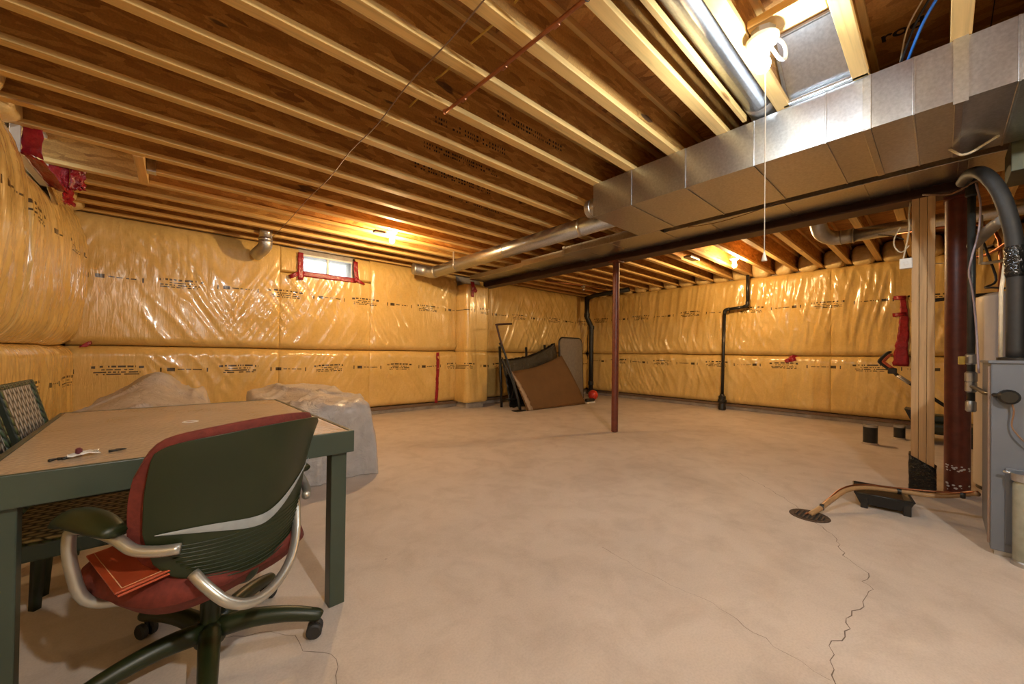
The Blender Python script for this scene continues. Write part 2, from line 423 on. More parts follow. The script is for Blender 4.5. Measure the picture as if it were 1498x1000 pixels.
blanket(wall_left, depth_left, M['ins_l'], 4.30, 5.20, SEAM+.004, 2.50, pl, .016, pz=(.22, .45), ps=(.001, .001))
blanket(wall_left, depth_left, M['ins_l'], 5.20, 6.44, SEAM+.004, 2.68, pl, .016, pz=(.22, .55))
# pilaster under the beam pocket, wrapped in the same blanket
def pilaster(z0, z1):
    n = 90; nz = int((z1-z0)/.022)
    x0, x1, y0, y1, r = 4.16, 4.74, 6.10, YB, .09
    path = [(x0, y1), (x0, y0+r)]+[(x0+r-r*math.cos(t), y0+r-r*math.sin(t)) for t in np.linspace(0, math.pi/2, 7)[1:]]+[(x1-r+r*math.sin(t), y0+r-r*math.cos(t)) for t in np.linspace(0, math.pi/2, 7)]+[(x1, y1)]
    path = np.array(path); L = np.concatenate([[0], np.cumsum(np.hypot(*np.diff(path, axis=0).T))])
    t = np.linspace(0, L[-1], n); X = np.interp(t, L, path[:, 0]); Y = np.interp(t, L, path[:, 1])
    z = np.linspace(z0, z1, nz); S, Z = np.meshgrid(t, z, indexing='ij')
    k = .55+.45*pinch(Z-z0, .08, .08, z1-z0); cx, cy = 4.45, 6.5
    wv = .008*ridge(S, Z, .1, 12, 1, 61)
    dx = X[:, None]-cx; dy = Y[:, None]-cy; q = (.86+.14*k+wv*2)
    return gridmesh('insulation_panel', np.stack([cx+dx*q, cy+dy*q, Z], -1), M['ins_x'], wall_back)
pilaster(.12, SEAM); pilaster(SEAM+.004, 2.46)
box('pilaster', 4.24, 4.66, 6.2, YB, 0, 2.46, M['concrete_w'], wall_back)
# dark plates along the blanket seams and the foot of the walls
for w_, f in ((wall_back, lambda z0, z1, d: (XL+.1, XR-.1, YB-d, YB, z0, z1)), (wall_right, lambda z0, z1, d: (XR-d, XR, YF, YB-.05, z0, z1)), (wall_left, lambda z0, z1, d: (XL, XL+d, YF, YB-.05, z0, z1))):
    box('bottom_plate', *f(.075, .125, .15), M['plate'], w_); box('seam_strap', *f(SEAM-.018, SEAM+.022, .065), M['plate'], w_)
    box('curb', *f(0, .07, .10), M['concrete_w'], w_, bevel=.01)
# rim insulation stuffed between the joist ends
JY = [-.06+.3665*k for k in range(-6, 19)]
def lump(wall, c, sx, sy, sz, seed):
    U, V_ = np.meshgrid(np.linspace(0, 2*math.pi, 19)[:-1], np.linspace(0, math.pi, 11), indexing='ij')
    q = 1+.22*(vnoise(U*1.4+seed, V_*1.6, seed)-.5)*np.sin(V_)
    X = np.sign(np.cos(U))*np.abs(np.cos(U))**.6*np.sin(V_)**.6; Y = np.sign(np.sin(U))*np.abs(np.sin(U))**.6*np.sin(V_)**.6; Z = np.sign(np.cos(V_))*np.abs(np.cos(V_))**.6
    gridmesh('rim_insulation', np.stack([c[0]+X*q*sx, c[1]+Y*q*sy, c[2]+Z*q*sz], -1), M['ins_plain'], wall, wrap=True)
for i, y in enumerate(JY[:-1]):
    if y < -1.2 or y > 6.25: continue
    lump(wall_right, (XR-.13, y+.18, 2.80), .15, .145, .165, i)
    if 1.5 < y and not 4.2 < y < 5.0: lump(wall_left, (XL+.10, y+.18, 2.80), .17, .145, .17, 60+i)

# ------------------------------------------------------------------ windows
def window(name, axis, face, hole, depth, label, far):
    h0, h1, z0, z1 = hole
    def bb(nm, s0, s1, d0, d1, za, zb, m, p, bev=.004):
        if axis == 'y': return box(nm, s0, s1, face+d0, face+d1, za, zb, m, p, bev)
        return box(nm, face-d1, face-d0, s0, s1, za, zb, m, p, bev)
    root = bpy.data.objects.new(name, None); link(root); struct(root, label)
    root.location = ((h0+h1)/2, face, z0) if axis == 'y' else (face, (h0+h1)/2, z0)
    t = .028
    bb('window_frame', h0, h1, depth, depth+.05, z0, z0+t, M['white_pl'], root); bb('window_frame', h0, h1, depth, depth+.05, z1-t, z1, M['white_pl'], root)
    bb('window_frame', h0, h0+t, depth, depth+.05, z0+t, z1-t, M['white_pl'], root); bb('window_frame', h1-t, h1, depth, depth+.05, z0+t, z1-t, M['white_pl'], root)
    mid = (h0+h1)/2
    bb('mullion', mid-.016, mid+.016, depth, depth+.045, z0+t, z1-t, M['white_pl'], root)
    for q0, q1 in ((h0+t, mid-.016), (mid+.016, h1-t)): bb('pane', q0, q1, depth+.02, depth+.026, z0+t, z1-t, M['glass'], root, 0)
    return root
a = N('window_glass'); a.set(Base_Color=(.92, .97, 1.0), Roughness=.03, IOR=1.05, Transmission_Weight=1.0); M['glass'] = a.m
window('window_1', 'y', YB, WB, -.13, 'small white sliding basement window edged with red tape in back wall', None)
window('window_2', 'x', XL, WL, -.225, 'small window high in the near left wall edged with red tape', None)
# window-well liners outside
M['well'] = plain('window_well_steel', (.55, .58, .60), .5, .2)
def well(cx, cy, nx, ny, wall):
    n = 17; P = np.zeros((n, 8, 3)); tx, ty = -ny, nx
    for i, q in enumerate(np.linspace(-math.pi/2, math.pi/2, n)):
        for j, z in enumerate(np.linspace(2.0, 2.75, 8)):
            k = .015*(j % 2)
            P[i, j] = (cx+tx*math.sin(q)*(.7+k)+nx*math.cos(q)*(.75+k), cy+ty*math.sin(q)*(.7+k)+ny*math.cos(q)*(.75+k), z)
    gridmesh('window_well', P, M['well'], wall, thick=.01)
well((WB[0]+WB[1])/2, YB+.25, 0, 1, wall_back); well(XL-.25, (WL[0]+WL[1])/2, -1, 0, wall_left)

# red sheathing tape, laid on the surfaces it holds
def tape_poly(wall, place, path, wd, off=.006, wob=.006, seed=1):
    """strip along path [(s,z,d)...] of width wd"""
    pts = smooth_path([Vector(p) for p in path], 6); V = []; n = 6
    P = np.zeros((len(pts), n, 3)); rnd = np.random.RandomState(seed)
    for i, q in enumerate(pts):
        t = pts[min(i+1, len(pts)-1)]-pts[max(i-1, 0)]; t.z = 0; t.normalize()
        nn = Vector((-t.y, t.x, 0))
        wd_i = wd[0]+(wd[1]-wd[0])*i/(len(pts)-1) if isinstance(wd, tuple) else wd
        for j in range(n):
            r = q+nn*wd_i*(j/(n-1)-.5)*(1+.12*rnd.uniform(-1, 1)); P[i, j] = (r.x, r.y, r.z+off+rnd.uniform(0, wob))
    Q = place(P[:, :, 0], P[:, :, 1], P[:, :, 2])
    return gridmesh('tape', Q, M['tape'], wall, thick=.002)
dB = lambda s, z: float(depth_back(np.array([s]), np.array([z]))[0])
dR = lambda s, z: float(depth_right(np.array([s]), np.array([z]))[0])
dbp = lambda pts, e=.0: [(s, z, dB(s, z)+e) for s, z in pts]
drp = lambda pts, e=.0: [(s, z, dR(s, z)+e) for s, z in pts]
x0, x1, z0, z1 = WB
tape_poly(wall_back, pb, [(x0-.02, z1, .20), (x0-.02, (z0+z1)/2, .215), (x0-.02, z0-.12, .235)], .075, seed=2)
tape_poly(wall_back, pb, [(x1+.02, z1, .20), (x1+.02, (z0+z1)/2, .215), (x1+.04, z0-.04, .23)], .07, seed=3)
tape_poly(wall_back, pb, [(x0-.02, z0-.02, .215), ((x0+x1)/2, z0-.02, .215), (x1+.03, z0-.02, .215)], .075, seed=4)
tape_poly(wall_back, pb, [(x0-.17, z0-.10, .235), (x0-.02, z0-.01, .225)], .06, seed=5)
tape_poly(wall_back, pb, [(x1+.0, z0+.01, .225), (x1+.16, z0-.07, .235)], (.07, .02), seed=6)
tape_poly(wall_back, pb, dbp([(3.72, 1.10), (3.735, .85), (3.73, .55), (3.725, .32), (3.715, .12)], .0), .066, seed=7)
tape_poly(wall_back, pb, [(4.27, 2.50, .575), (4.28, 2.34, .58), (4.27, 2.20, .58)], (.09, .06), seed=8)
tape_poly(wall_back, pb, [(4.30, 2.36, .585), (4.37, 2.31, .585)], (.12, .05), seed=9)
tape_poly(wall_right, pr, [(.40, 2.05, .21), (.385, 1.80, .21), (.39, 1.52, .21), (.41, 1.25, .21), (.42, .98, .20)], (.06, .18), seed=10)
tape_poly(wall_right, pr, [(.36, 2.04, .22), (.50, 2.05, .215)], .06, seed=11); tape_poly(wall_right, pr, [(.36, 1.79, .22), (.51, 1.78, .215)], .06, seed=12)
tape_poly(wall_right, pr, [(1.74, 1.15, .10), (1.80, 1.10, .16), (1.86, 1.04, .20), (1.92, 1.02, .20)], (.09, .06), seed=13); tape_poly(wall_right, pr, [(1.75, 1.06, .20), (1.86, 1.03, .205)], .055, seed=14)
y0, y1, z0, z1 = WL
def quadgrid(name, a_, b_, c_, d_, m, wall, amp=.008, n=10, seed=1):
    a_, b_, c_, d_ = map(np.array, (a_, b_, c_, d_)); rnd = np.random.RandomState(seed); P = np.zeros((n, n, 3))
    for i in range(n):
        for j in range(n):
            u, v = i/(n-1), j/(n-1); P[i, j] = (a_*(1-u)+b_*u)*(1-v)+(d_*(1-u)+c_*u)*v+rnd.uniform(-amp, amp, 3)
    return gridmesh(name, P, m, wall, thick=.002)
xf = XL+.226; xi = XL+.335
quadgrid('tape', (xf, y1-.02, z0), (xi, y1+.02, z0-.02), (xi, y1+.02, z1), (xf, y1-.02, z1), M['tape'], wall_left, seed=21)
quadgrid('tape', (xf, y0+.02, z0), (xi, y0-.02, z0-.02), (xi, y0-.02, z1), (xf, y0+.02, z1), M['tape'], wall_left, seed=22)
quadgrid('tape', (xf, y0, z0+.01), (xf, y1, z0+.01), (xi, y1, z0-.03), (xi, y0, z0-.03), M['tape'], wall_left, seed=23)
quadgrid('tape', (xi-.02, y1-.08, z0-.14), (xi+.02, y1+.10, z0-.10), (xi+.02, y1+.10, z0+.10), (xi-.02, y1-.04, z0+.02), M['tape'], wall_left, seed=24, amp=.012)
quadgrid('tape', (xi+.01, y1+.0, z0+.02), (xi+.09, y1+.07, z0+.05), (xi+.10, y1+.07, z0+.26), (xi+.01, y1, z0+.24), M['tape'], wall_left, seed=25, amp=.012)
quadgrid('tape', (XL+.24, 6.36, 1.10), (XL+.34, 6.40, 1.13), (XL+.34, 6.40, 1.19), (XL+.28, 6.37, 1.14), M['tape'], wall_left, seed=26, amp=.006, n=6)

# ------------------------------------------------------------------ ceiling: subfloor and I-joists
ceiling = struct(box('ceiling', XL-.25, XR+.25, YF-.25, YB+.25, JT, JT+.06, M['osb_deck']), 'underside of the board subfloor')
for y in (-1.4, -.18, 1.04, 2.26, 3.48, 4.70, 5.92): box('panel_joint', XL, XR, y-.002, y+.002, JT-.002, JT+.001, M['dark_gap'], ceiling)
FL = .07
def ijoist(y, xa, xb):
    """web with a bottom and a top flange, running along x"""
    root = box('joist', xa, xb, y-.005, y+.005, JB+.034, JT-.034, M['osb_web'], ceiling)
    rnd = random.Random(int(y*1000)); e = rnd.uniform(-.006, .006)
    box('flange', xa, xb, y-FL/2, y+FL/2, JB, JB+.036, M['spruce'], root, bevel=.0025)
    box('flange', xa, xb, y-FL/2, y+FL/2, JT-.036, JT, M['spruce'], root, bevel=.0025)
    return root
CUT = min(range(len(JY)), key=lambda i: abs(JY[i]-4.70))
joist_at = {}
for i, y in enumerate(JY):
    if y < YF+.05 or y > YB-.1: continue
    joist_at[i] = ijoist(y, -.26 if i == CUT else XL+.02, XR-.02)
box('header', -.33, -.265, JY[CUT-1]+.04, JY[CUT+1]-.04, JB-.005, JT-.02, M['spruce_y'], ceiling, bevel=.003)
box('hanger', -.262, -.20, JY[CUT]-.042, JY[CUT]+.042, JB-.004, JB+.16, M['galv'], ceiling, bevel=.002)
# short blocking beside the lamp and the narrow lath beside the round duct
box('blocking', 2.06, 2.20, JY[7]+.04, JY[8]-.04, 2.70, 2.74, M['spruce_y'], ceiling, bevel=.003)
box('lath', .1, 2.86, .875, .90, JB+.005, JB+.045, M['spruce'], ceiling, bevel=.002)
# black stamped marks on some webs
def stamp(i, x0, x1, seed, side=-1, zc=2.84):
    rnd = random.Random(seed); V, Fc = [], []; y = JY[i]+side*.0062; x = x0
    while x < x1:
        wd = rnd.uniform(.006, .02)
        for zz in ((zc+.012, zc+.030), (zc-.020, zc-.004)):
            if rnd.random() < .75:
                k = len(V); V += [(x, y, zz[0]), (x+wd, y, zz[0]), (x+wd, y, zz[1]), (x, y, zz[1])]; Fc.append((k, k+1, k+2, k+3))
        x += wd+rnd.uniform(.005, .02)
    mesh('stamp', V, Fc, M['dark_gap'], joist_at[i])
for i, xs in ((13, (1.4, 2.1)), (14, (1.5, 2.3)), (15, (1.6, 2.5)), (12, (1.7, 2.4)), (16, (2.2, 2.9))): stamp(i, xs[0], xs[1], i)
# lettering stamped on the web at the top right
cu = bpy.data.curves.new('stamp_text', 'FONT'); cu.body = 'rod'; cu.size = .125; cu.offset = .003; cu.extrude = .0004; cu.materials.append(M['dark_gap'])
to = bpy.data.objects.new('stamp', cu); link(to, ceiling)
to.matrix_basis = Matrix(((0, -1, 0, 3.13), (-1, 0, 0, .245), (0, 0, -1, JT-.0005), (0, 0, 0, 1)))

# ------------------------------------------------------------------ steel beam and posts
t = thing('steel_beam', 'long brown steel I-beam carried by the two red posts', 'beam', (4.68, 3.0, 2.43))
for nm, q in (('bottom_flange', (4.58, 4.78, 2.43, 2.446)), ('top_flange', (4.58, 4.78, 2.634, 2.65)), ('web', (4.674, 4.686, 2.446, 2.634))):
    box(nm, q[0], q[1], -.17, 6.26, q[2], q[3], M['beam_steel'], t)
box('nailer', 4.61, 4.75, -.17, 6.26, 2.65, 2.69, M['spruce_y'], t)
def post(x, y, r, label, flecks=False, lip=.0):
    p = thing('steel_post', label, 'post', (x, y, 0), 'red steel posts')
    lathe('shaft', [(r, .012), (r, 2.41)], (x, y, 0), M['red_steel'], p, 24)
    box('cap_plate', x-.08, x+.08, y-.08, y+.08, 2.41, 2.43, M['red_steel'], p)
    if flecks:
        lathe('base_plate', [(r, 0), (r*1.02, .012)], (x, y, 0), M['red_steel'], p, 24)
        rnd = random.Random(3); V, Fc = [], []
        for k in range(46):
            q = rnd.uniform(2.2, 5.2); z = rnd.choice([rnd.uniform(.02, .09), rnd.uniform(.19, .24)]); s = rnd.uniform(.004, .013); dq = s/r
            n = len(V); V += [(x+(r+.0015)*math.cos(q+a_*dq), y+(r+.0015)*math.sin(q+a_*dq), z+b_*s*.7) for a_, b_ in ((-1, -.4), (.2, -1), (1, 0), (.3, 1), (-.8, .6))]; Fc.append(tuple(range(n, n+5)))
        mesh('plaster_flecks', V, Fc, M['white_pl'], p)['kind'] = 'stuff'
    else:
        lathe('screw_jack', [(r*.55, 0), (r*.55, .05), (r, .06)], (x, y, 0), M['red_steel'], p, 16)
    return p
post(4.64, 3.06, .047, 'slim red steel post in the middle of the room under the beam')
post(4.79, -.088, .073, 'thick red-brown steel post flecked with plaster beside the timber post', True)
# built-up timber post
t = thing('timber_post', 'three-ply timber post with its foot wrapped in black plastic', 'post', (4.64, .10, 0))
for k in range(3): box('stud', 4.58, 4.70, .035+k*.0445, .035+k*.0445+.042, .01, 2.43, M['stud'], t, bevel=.002)
P = np.zeros((33, 9, 3)); rnd = np.random.RandomState(8)
cor = [(4.572, .026), (4.572, .176), (4.708, .176), (4.708, .026), (4.572, .026)]
for i in range(33):
    k = min(3, i//8); f = (i-k*8)/8; x = cor[k][0]*(1-f)+cor[k+1][0]*f; y = cor[k][1]*(1-f)+cor[k+1][1]*f
    top = .30-.6*(.176-y)+.05*(x-4.57)
    for j in range(9): P[i, j] = (x+rnd.uniform(-.006, .004), y+rnd.uniform(-.005, .005), .003+top*j/8)
P[-1] = P[0]
M['bag'] = (lambda a: (a.set(Base_Color=(.008, .008, .008), Roughness=.18), a.bump(a.noise(a.coord('Position'), 30, 3), .8, .02), a.m)[-1])(N('black_poly_sheet'))
gridmesh('plastic_wrap', P, M['bag'], t, thick=.002)

# ------------------------------------------------------------------ sheet-metal ducts
def seam_y(root, y, x0, x1, z0, z1, wd=.018, h=.006, nm='drive_cleat'):
    bm = bmesh.new(); add_box(bm, x0-h, x0, y-wd/2, y+wd/2, z0, z1, .002); add_box(bm, x0-h, x1, y-wd/2, y+wd/2, z0-h, z0, .002)
    return from_bm(nm, bm, M['galv'], root)
D0, D1, DZ0, DZ1 = 2.88, 3.67, 2.385, 2.688
duct = thing('supply_duct', 'large rectangular galvanised duct hanging below the joists', 'duct', ((D0+D1)/2, .5, DZ0))
ys = [2.155, 1.77, 1.30, .84, .46, .28, .10, -.055, -.235, -.6, -1.2, -2.0]
for a_, b_ in zip(ys, ys[1:]):      # each formed section dishes a little between its seams
    n = 9; P = np.zeros((n, 10, 3))
    for i in range(n):
        y = a_+(b_-a_)*i/(n-1); d = .005*math.sin(math.pi*i/(n-1))
        prof = [(D0, DZ1), (D0+d, (DZ0*1+DZ1*2)/3), (D0+d, (DZ0*2+DZ1)/3), (D0, DZ0), (D0+.25, DZ0+d), (D0+.53, DZ0+d), (D1, DZ0), (D1, DZ1), ((D0+D1)/2, DZ1), (D0, DZ1)]
        for j, (x, z) in enumerate(prof): P[i, j] = (x, y, z)
    o = gridmesh('duct_section', P, M['galv'], duct); o.data.set_sharp_from_angle(angle=math.radians(40))
for y, wd in ((1.77, .03), (1.30, .012), (.84, .012), (.46, .010), (.28, .035), (.10, .010), (-.055, .03), (-.235, .010), (-.6, .03)): seam_y(duct, y, D0, D1, DZ0, DZ1, wd)
box('end_cap', D0, D1, 2.150, 2.156, DZ0, DZ1, M['galv'], duct)
lathe('collar', [(.085, 0), (.085, .07), (.092, .075), (.085, .08), (.085, .13)], (2.99, 2.156, 2.52), M['galv'], duct, 24, 'Y')
box('hanger_strap', D0-.010, D0-.006, -.085, -.035, DZ0-.02, JB+.12, M['galv'], duct)
# boot that rises between two joists above the duct
boot = thing('duct_boot', 'shiny sheet-metal boot rising between joists above the big duct', 'duct boot', (2.8, .49, 2.70))
xa, xb = 2.93, 2.60
mesh('sloped_panel', [(xa, .345, 2.70), (xa, .645, 2.70), (xb, .645, 2.955), (xb, .345, 2.955), (xa+.01, .345, 2.70), (xa+.01, .645, 2.70), (xb+.01, .645, 2.965), (xb+.01, .345, 2.965)], [(0, 1, 2, 3), (7, 6, 5, 4), (0, 4, 5, 1), (3, 2, 6, 7), (1, 5, 6, 2), (0, 3, 7, 4)], M['galv'], boot)
mesh('side_panel', [(xa, .646, 2.70), (xb, .646, 2.955), (xb-.02, .66, 2.955), (xa-.04, .66, 2.70)], [(0, 1, 2, 3)], M['galv'], boot)
box('flange', D0-.03, D0+.0, .27, .67, 2.690, 2.715, M['galv'], boot, bevel=.005)
box('top_flange', xb-.012, xb+.02, .345, .645, 2.953, 2.972, M['galv_d'], boot, bevel=.003)
# return duct between the supply duct and the beam, stepping down towards the back wall
rd = thing('return_duct', 'long flat tapering galvanised duct running alongside the steel beam', 'duct', (4.3, 3.0, 2.50))
for a_, b_, x0, z0, z1 in ((-1.6, 2.1, 4.12, 2.50, 2.68), (2.1, 3.5, 4.01, 2.50, 2.60), (3.5, 4.45, 4.10, 2.51, 2.60), (4.45, 6.05, 4.18, 2.52, 2.60)):
    box('duct_section', x0, 4.56, a_, b_-.004, z0, z1, M['galv'], rd, bevel=.003)
for y, x0, z0, z1, wd in ((-.1, 4.12, 2.50, 2.68, .05), (.18, 4.12, 2.50, 2.68, .012), (.42, 4.12, 2.50, 2.68, .012), (.95, 4.12, 2.50, 2.68, .010), (1.62, 4.12, 2.50, 2.68, .010), (2.1, 4.01, 2.50, 2.60, .03), (2.75, 4.01, 2.50, 2.60, .01), (3.2, 4.01, 2.50, 2.60, .02), (3.5, 4.01, 2.50, 2.61, .05), (4.45, 4.10, 2.51, 2.60, .06), (5.3, 4.18, 2.52, 2.60, .03)):
    seam_y(rd, y, x0, 4.555, z0, z1, wd, .005)
# round trunk from the end of the supply duct to the back wall
rp = thing('round_duct', 'long round galvanised pipe running from the big duct to back wall', 'pipe', (3.30, 4.2, 2.42))
RR = .095; rx, rz = 3.29, 2.50
tube('pipe', [(rx, 2.157, rz), (rx, 5.75, rz)], RR, M['galv'], rp, 28)
tube('elbow', [(rx, 5.74, rz), (rx, 5.86, rz-.0), (rx-.02, 5.97, rz+.02), (rx-.09, 6.06, rz+.05), (rx-.20, 6.09, rz+.06), (rx-.27, 6.10, rz+.06)], RR+.004, M['galv_d'], rp, 20, 3)
for y in (2.6, 3.9, 5.1): lathe('joint', [(RR+.001, -.02), (RR+.005, -.012), (RR+.005, .012), (RR+.001, .02)], (rx, y, rz), M['galv'], rp, 28, 'Y')
box('strap', rx-RR-.004, rx-RR+.0, 5.05, 5.09, rz, JB+.05, M['galv_d'], rp)
# blue-lit round duct up in the joist bay over the lamp
rp2 = thing('round_duct', 'fat round steel pipe lying between joists beside the bare bulb', 'pipe', (1.5, .78, 2.70))
tube('pipe', [(-.6, .785, 2.80), (2.87, .785, 2.80)], .098, M['galv'], rp2, 28)
tube('elbow', [(2.80, .785, 2.80), (2.95, .785, 2.80), (3.03, .785, 2.76), (3.05, .785, 2.69)], .104, M['galv_d'], rp2, 24, 3)
# vent at the back wall left of the window
v = thing('vent_elbow', 'short galvanised vent elbow dropping from joists to back wall', 'pipe', (.76, 6.1, 2.4))
tube('pipe', [(.84, 6.12, 2.92), (.84, 6.12, 2.58)], .078, M['galv'], v, 20)
tube('elbow', [(.84, 6.12, 2.60), (.84, 6.13, 2.55), (.82, 6.18, 2.50), (.79, 6.25, 2.47), (.77, 6.36, 2.45)], .082, M['galv_d'], v, 18, 3)
lathe('joint', [(.079, -.02), (.086, -.01), (.086, .01), (.079, .02)], (.84, 6.12, 2.62), M['galv'], v, 20)
# round flexible duct and its elbow beyond the beam
fd = thing('round_duct', 'pale round duct with ribbed elbow hung under joists beyond the beam', 'pipe', (5.95, 0, 2.47))
tube('pipe', [(5.95, .72, 2.545), (5.95, -2.2, 2.545)], .075, M['galv'], fd, 22)
tube('elbow', [(5.95, .70, 2.545), (5.95, .82, 2.545), (5.92, .90, 2.56), (5.84, .96, 2.60), (5.74, .98, 2.68), (5.72, .98, 2.80)], .082, M['galv_d'], fd, 18, 3)
for y in (.69, .80): lathe('joint', [(.083, -.008), (.09, 0), (.083, .008)], (5.95, y, 2.545), M['galv_d'], fd, 20, 'Y')
tag(recenter(box('wood_strip', 5.42, 5.46, .30, .82, 2.63, 2.675, M['spruce_y'], None, .003)), 'pale wood strip nailed under the joists beyond the beam', 'strip')
M['plenum'] = plain('dark_green_grey_steel', (.075, .085, .060), .4, .5)
# return plenum in the dark right corner
pn = thing('plenum', 'dark sheet-metal plenum above the furnace at the right edge', 'plenum', (4.1, -.65, 1.95))
box('body', 3.70, 4.03, -1.2, -.27, 2.22, 2.42, M['plenum'], pn, bevel=.004); box('riser', 3.62, 4.05, -.95, -.36, 1.12, 2.22, M['plenum'], pn, bevel=.004); box('riser_seam', 3.60, 4.07, -.97, -.34, 1.62, 1.65, M['plenum'], pn, bevel=.004)

# ------------------------------------------------------------------ bulbs
def emitter(name, col, strength):
    a = N(name); a.set(Base_Color=(.9, .9, .88), Emission_Color=col, Emission_Strength=strength, Roughness=.3); return a.m
def bulb_fixture(key, loc, label, chain=None, box_h=.06):
    col, st = BULB[key]; x, y, z = loc     # z = bulb centre
    t = thing('ceiling_lamp', label, 'lamp', (x, y, z+.14), 'bare bulb lamps under the joists')
    lathe('junction_box', [(.055, .125), (.055, .165)], loc, M['galv_d'], t, 8)
    lathe('lampholder', [(.03, .045), (.034, .07), (.040, .085), (.062, .10), (.070, .112), (.070, .126)], loc, M['porcelain'], t, 28)
    lathe('bulb', [(.0, -.036), (.014, -.034), (.026, -.026), (.033, -.011), (.035, .0), (.033, .012), (.026, .027), (.018, .038), (.015, .047)], loc, emitter('lit_bulb_'+key, col, st), t, 12)
    if chain:
        tube('pull_cord', [(x-.028, y-.02, z+.075), (x-.03, y-.022, z-.2), (x-.03, y-.022, chain+.04)], .0022, M['white_pl'], t, 6)
        lathe('cord_bell', [(.003, .045), (.006, .03), (.012, .004), (.012, 0)], (x-.03, y-.022, chain), M['white_pl'], t, 12)
    return t
L1 = bulb_fixture('near', (2.13, .585, 2.535), 'bare bulb with long pull cord glowing beside the metal boot', 1.56)
tube('cable_loop', [(2.165, .56, 2.66), (2.20, .545, 2.68), (2.235, .525, 2.665), (2.245, .515, 2.62), (2.225, .515, 2.575), (2.19, .53, 2.57), (2.168, .55, 2.61), (2.15, .57, 2.65)], .008, M['white_pl'], L1, 8, 4)
L2 = bulb_fixture('back', (2.10, 4.87, 2.595), 'warm bare bulb under the joists in front of the back window')
box('reflector_plate', 1.86, 2.0, 4.84, 4.92, 2.66, 2.69, M['dark_gap'], L2)
L3 = bulb_fixture('far', (6.85, 2.26, 2.60), 'warm bare bulb near the right wall above the black pipe')
L4 = bulb_fixture('added_fill', (.55, -1.25, 2.58), 'added fill bulb under the joists behind the viewpoint')  # unseen bulb added to light the near half of the room

# ------------------------------------------------------------------ wires and pipes overhead
tag(recenter(tube('brown_wire', [(.99, 1.1, JB-.004), (1.0, 1.6, JB-.006), (.985, 2.1, JB-.004), (1.0, 2.6, JB-.008), (.98, 3.1, JB-.005), (.99, 3.7, JB-.008), (.965, 4.3, JB-.006), (.955, 5.0, JB-.01), (.93, 5.6, JB-.03), (.90, 6.0, JB-.05)], .0035, M['brown_wire'], None, 6, 4)), 'thin brown wire stapled across the joist bottoms', 'wire')
cp = thing('copper_pipe', 'copper pipe clipped under the joists with its end turned up', 'pipe', (1.29, 1.3, 2.67))
tube('pipe', [(1.34, -.6, JB-.014), (1.325, 1.0, JB-.014), (1.28, 2.06, JB-.014), (1.275, 2.13, JB-.012), (1.272, 2.165, JB+.012), (1.272, 2.17, JB+.09)], .0105, M['copper'], cp, 12, 4)
for y in (1.02, 1.39, 1.76): lathe('coupling', [(.0105, -.02), (.0135, -.018), (.0135, .018), (.0105, .02)], (1.33-.045*(y-1.0)/1.06-.005, y+.2, JB-.014), M['copper'], cp, 12, 'Y')
tube('clip', [(1.315, 1.04, JB+.0), (1.30, 1.04, JB-.012), (1.32, 1.04, JB-.030), (1.345, 1.04, JB-.012), (1.335, 1.04, JB+.0)], .002, M['dark_gap'], cp, 6, 2)
tag(recenter(tube('yellow_cable', [(1.23, 1.2, 2.87), (1.21, 1.5, 2.83), (1.21, 1.8, 2.86), (1.19, 2.0, 2.82), (1.19, 2.2, 2.85), (1.19, 2.45, 2.84), (1.17, 2.9, 2.86), (1.15, 3.5, 2.84), (1.1, 4.2, 2.85)], .006, M['yellow'], None, 8, 4)), 'yellow cable threaded through the joist webs', 'cable')
bc = thing('blue_cable', 'blue and black cables drooping over the big duct', 'cable', (2.9, .1, 2.7))
tube('blue_strand', [(3.06, .15, 2.71), (2.93, .115, 2.74), (2.78, .06, 2.80), (2.66, -.02, 2.86), (2.55, -.12, 2.90)], .007, M['blue_wire'], bc, 8, 4)
tube('black_strand', [(3.06, .175, 2.71), (2.93, .14, 2.75), (2.80, .085, 2.83), (2.68, .0, 2.90)], .006, M['black_rub'], bc, 8, 4)
tube('white_strand', [(3.0, .16, 2.72), (2.85, .125, 2.83), (2.75, .06, 2.90)], .004, M['cream'], bc, 6, 4)
tag(recenter(tube('brown_wire', [(4.12, 1.82, 2.496), (4.14, 1.62, 2.483), (4.13, 1.43, 2.478), (4.06, 1.15, 2.478), (3.95, .93, 2.478), (3.85, .85, 2.5)], .004, M['brown_wire'], None, 6, 4)), 'dark wire drooping under the flat duct beside the beam', 'wire')
wb = thing('wall_switch', 'white switch box with loose cables on side of the timber post', 'switch', (4.60, .195, 1.85))
box('plate', 4.565, 4.60, .160, .237, 1.855, 1.942, M['white_pl'], wb, bevel=.006); box('toggle', 4.558, 4.566, .187, .212, 1.885, 1.912, M['white_pl'], wb, bevel=.003)
tube('cable', [(4.61, .175, 2.42), (4.56, .182, 2.30), (4.56, .18, 2.2), (4.57, .19, 2.1), (4.58, .21, 1.97), (4.59, .215, 1.935)], .0055, M['cream'], wb, 8, 4)
tube('cable', [(4.59, .18, 2.05), (4.585, .225, 2.0), (4.59, .265, 2.05), (4.60, .27, 2.13), (4.61, .235, 2.22)], .005, M['cream'], wb, 8, 4)
tube('cable', [(4.75, .38, 2.22), (4.70, .29, 2.18), (4.64, .215, 2.12)], .005, M['black_rub'], wb, 8, 4)

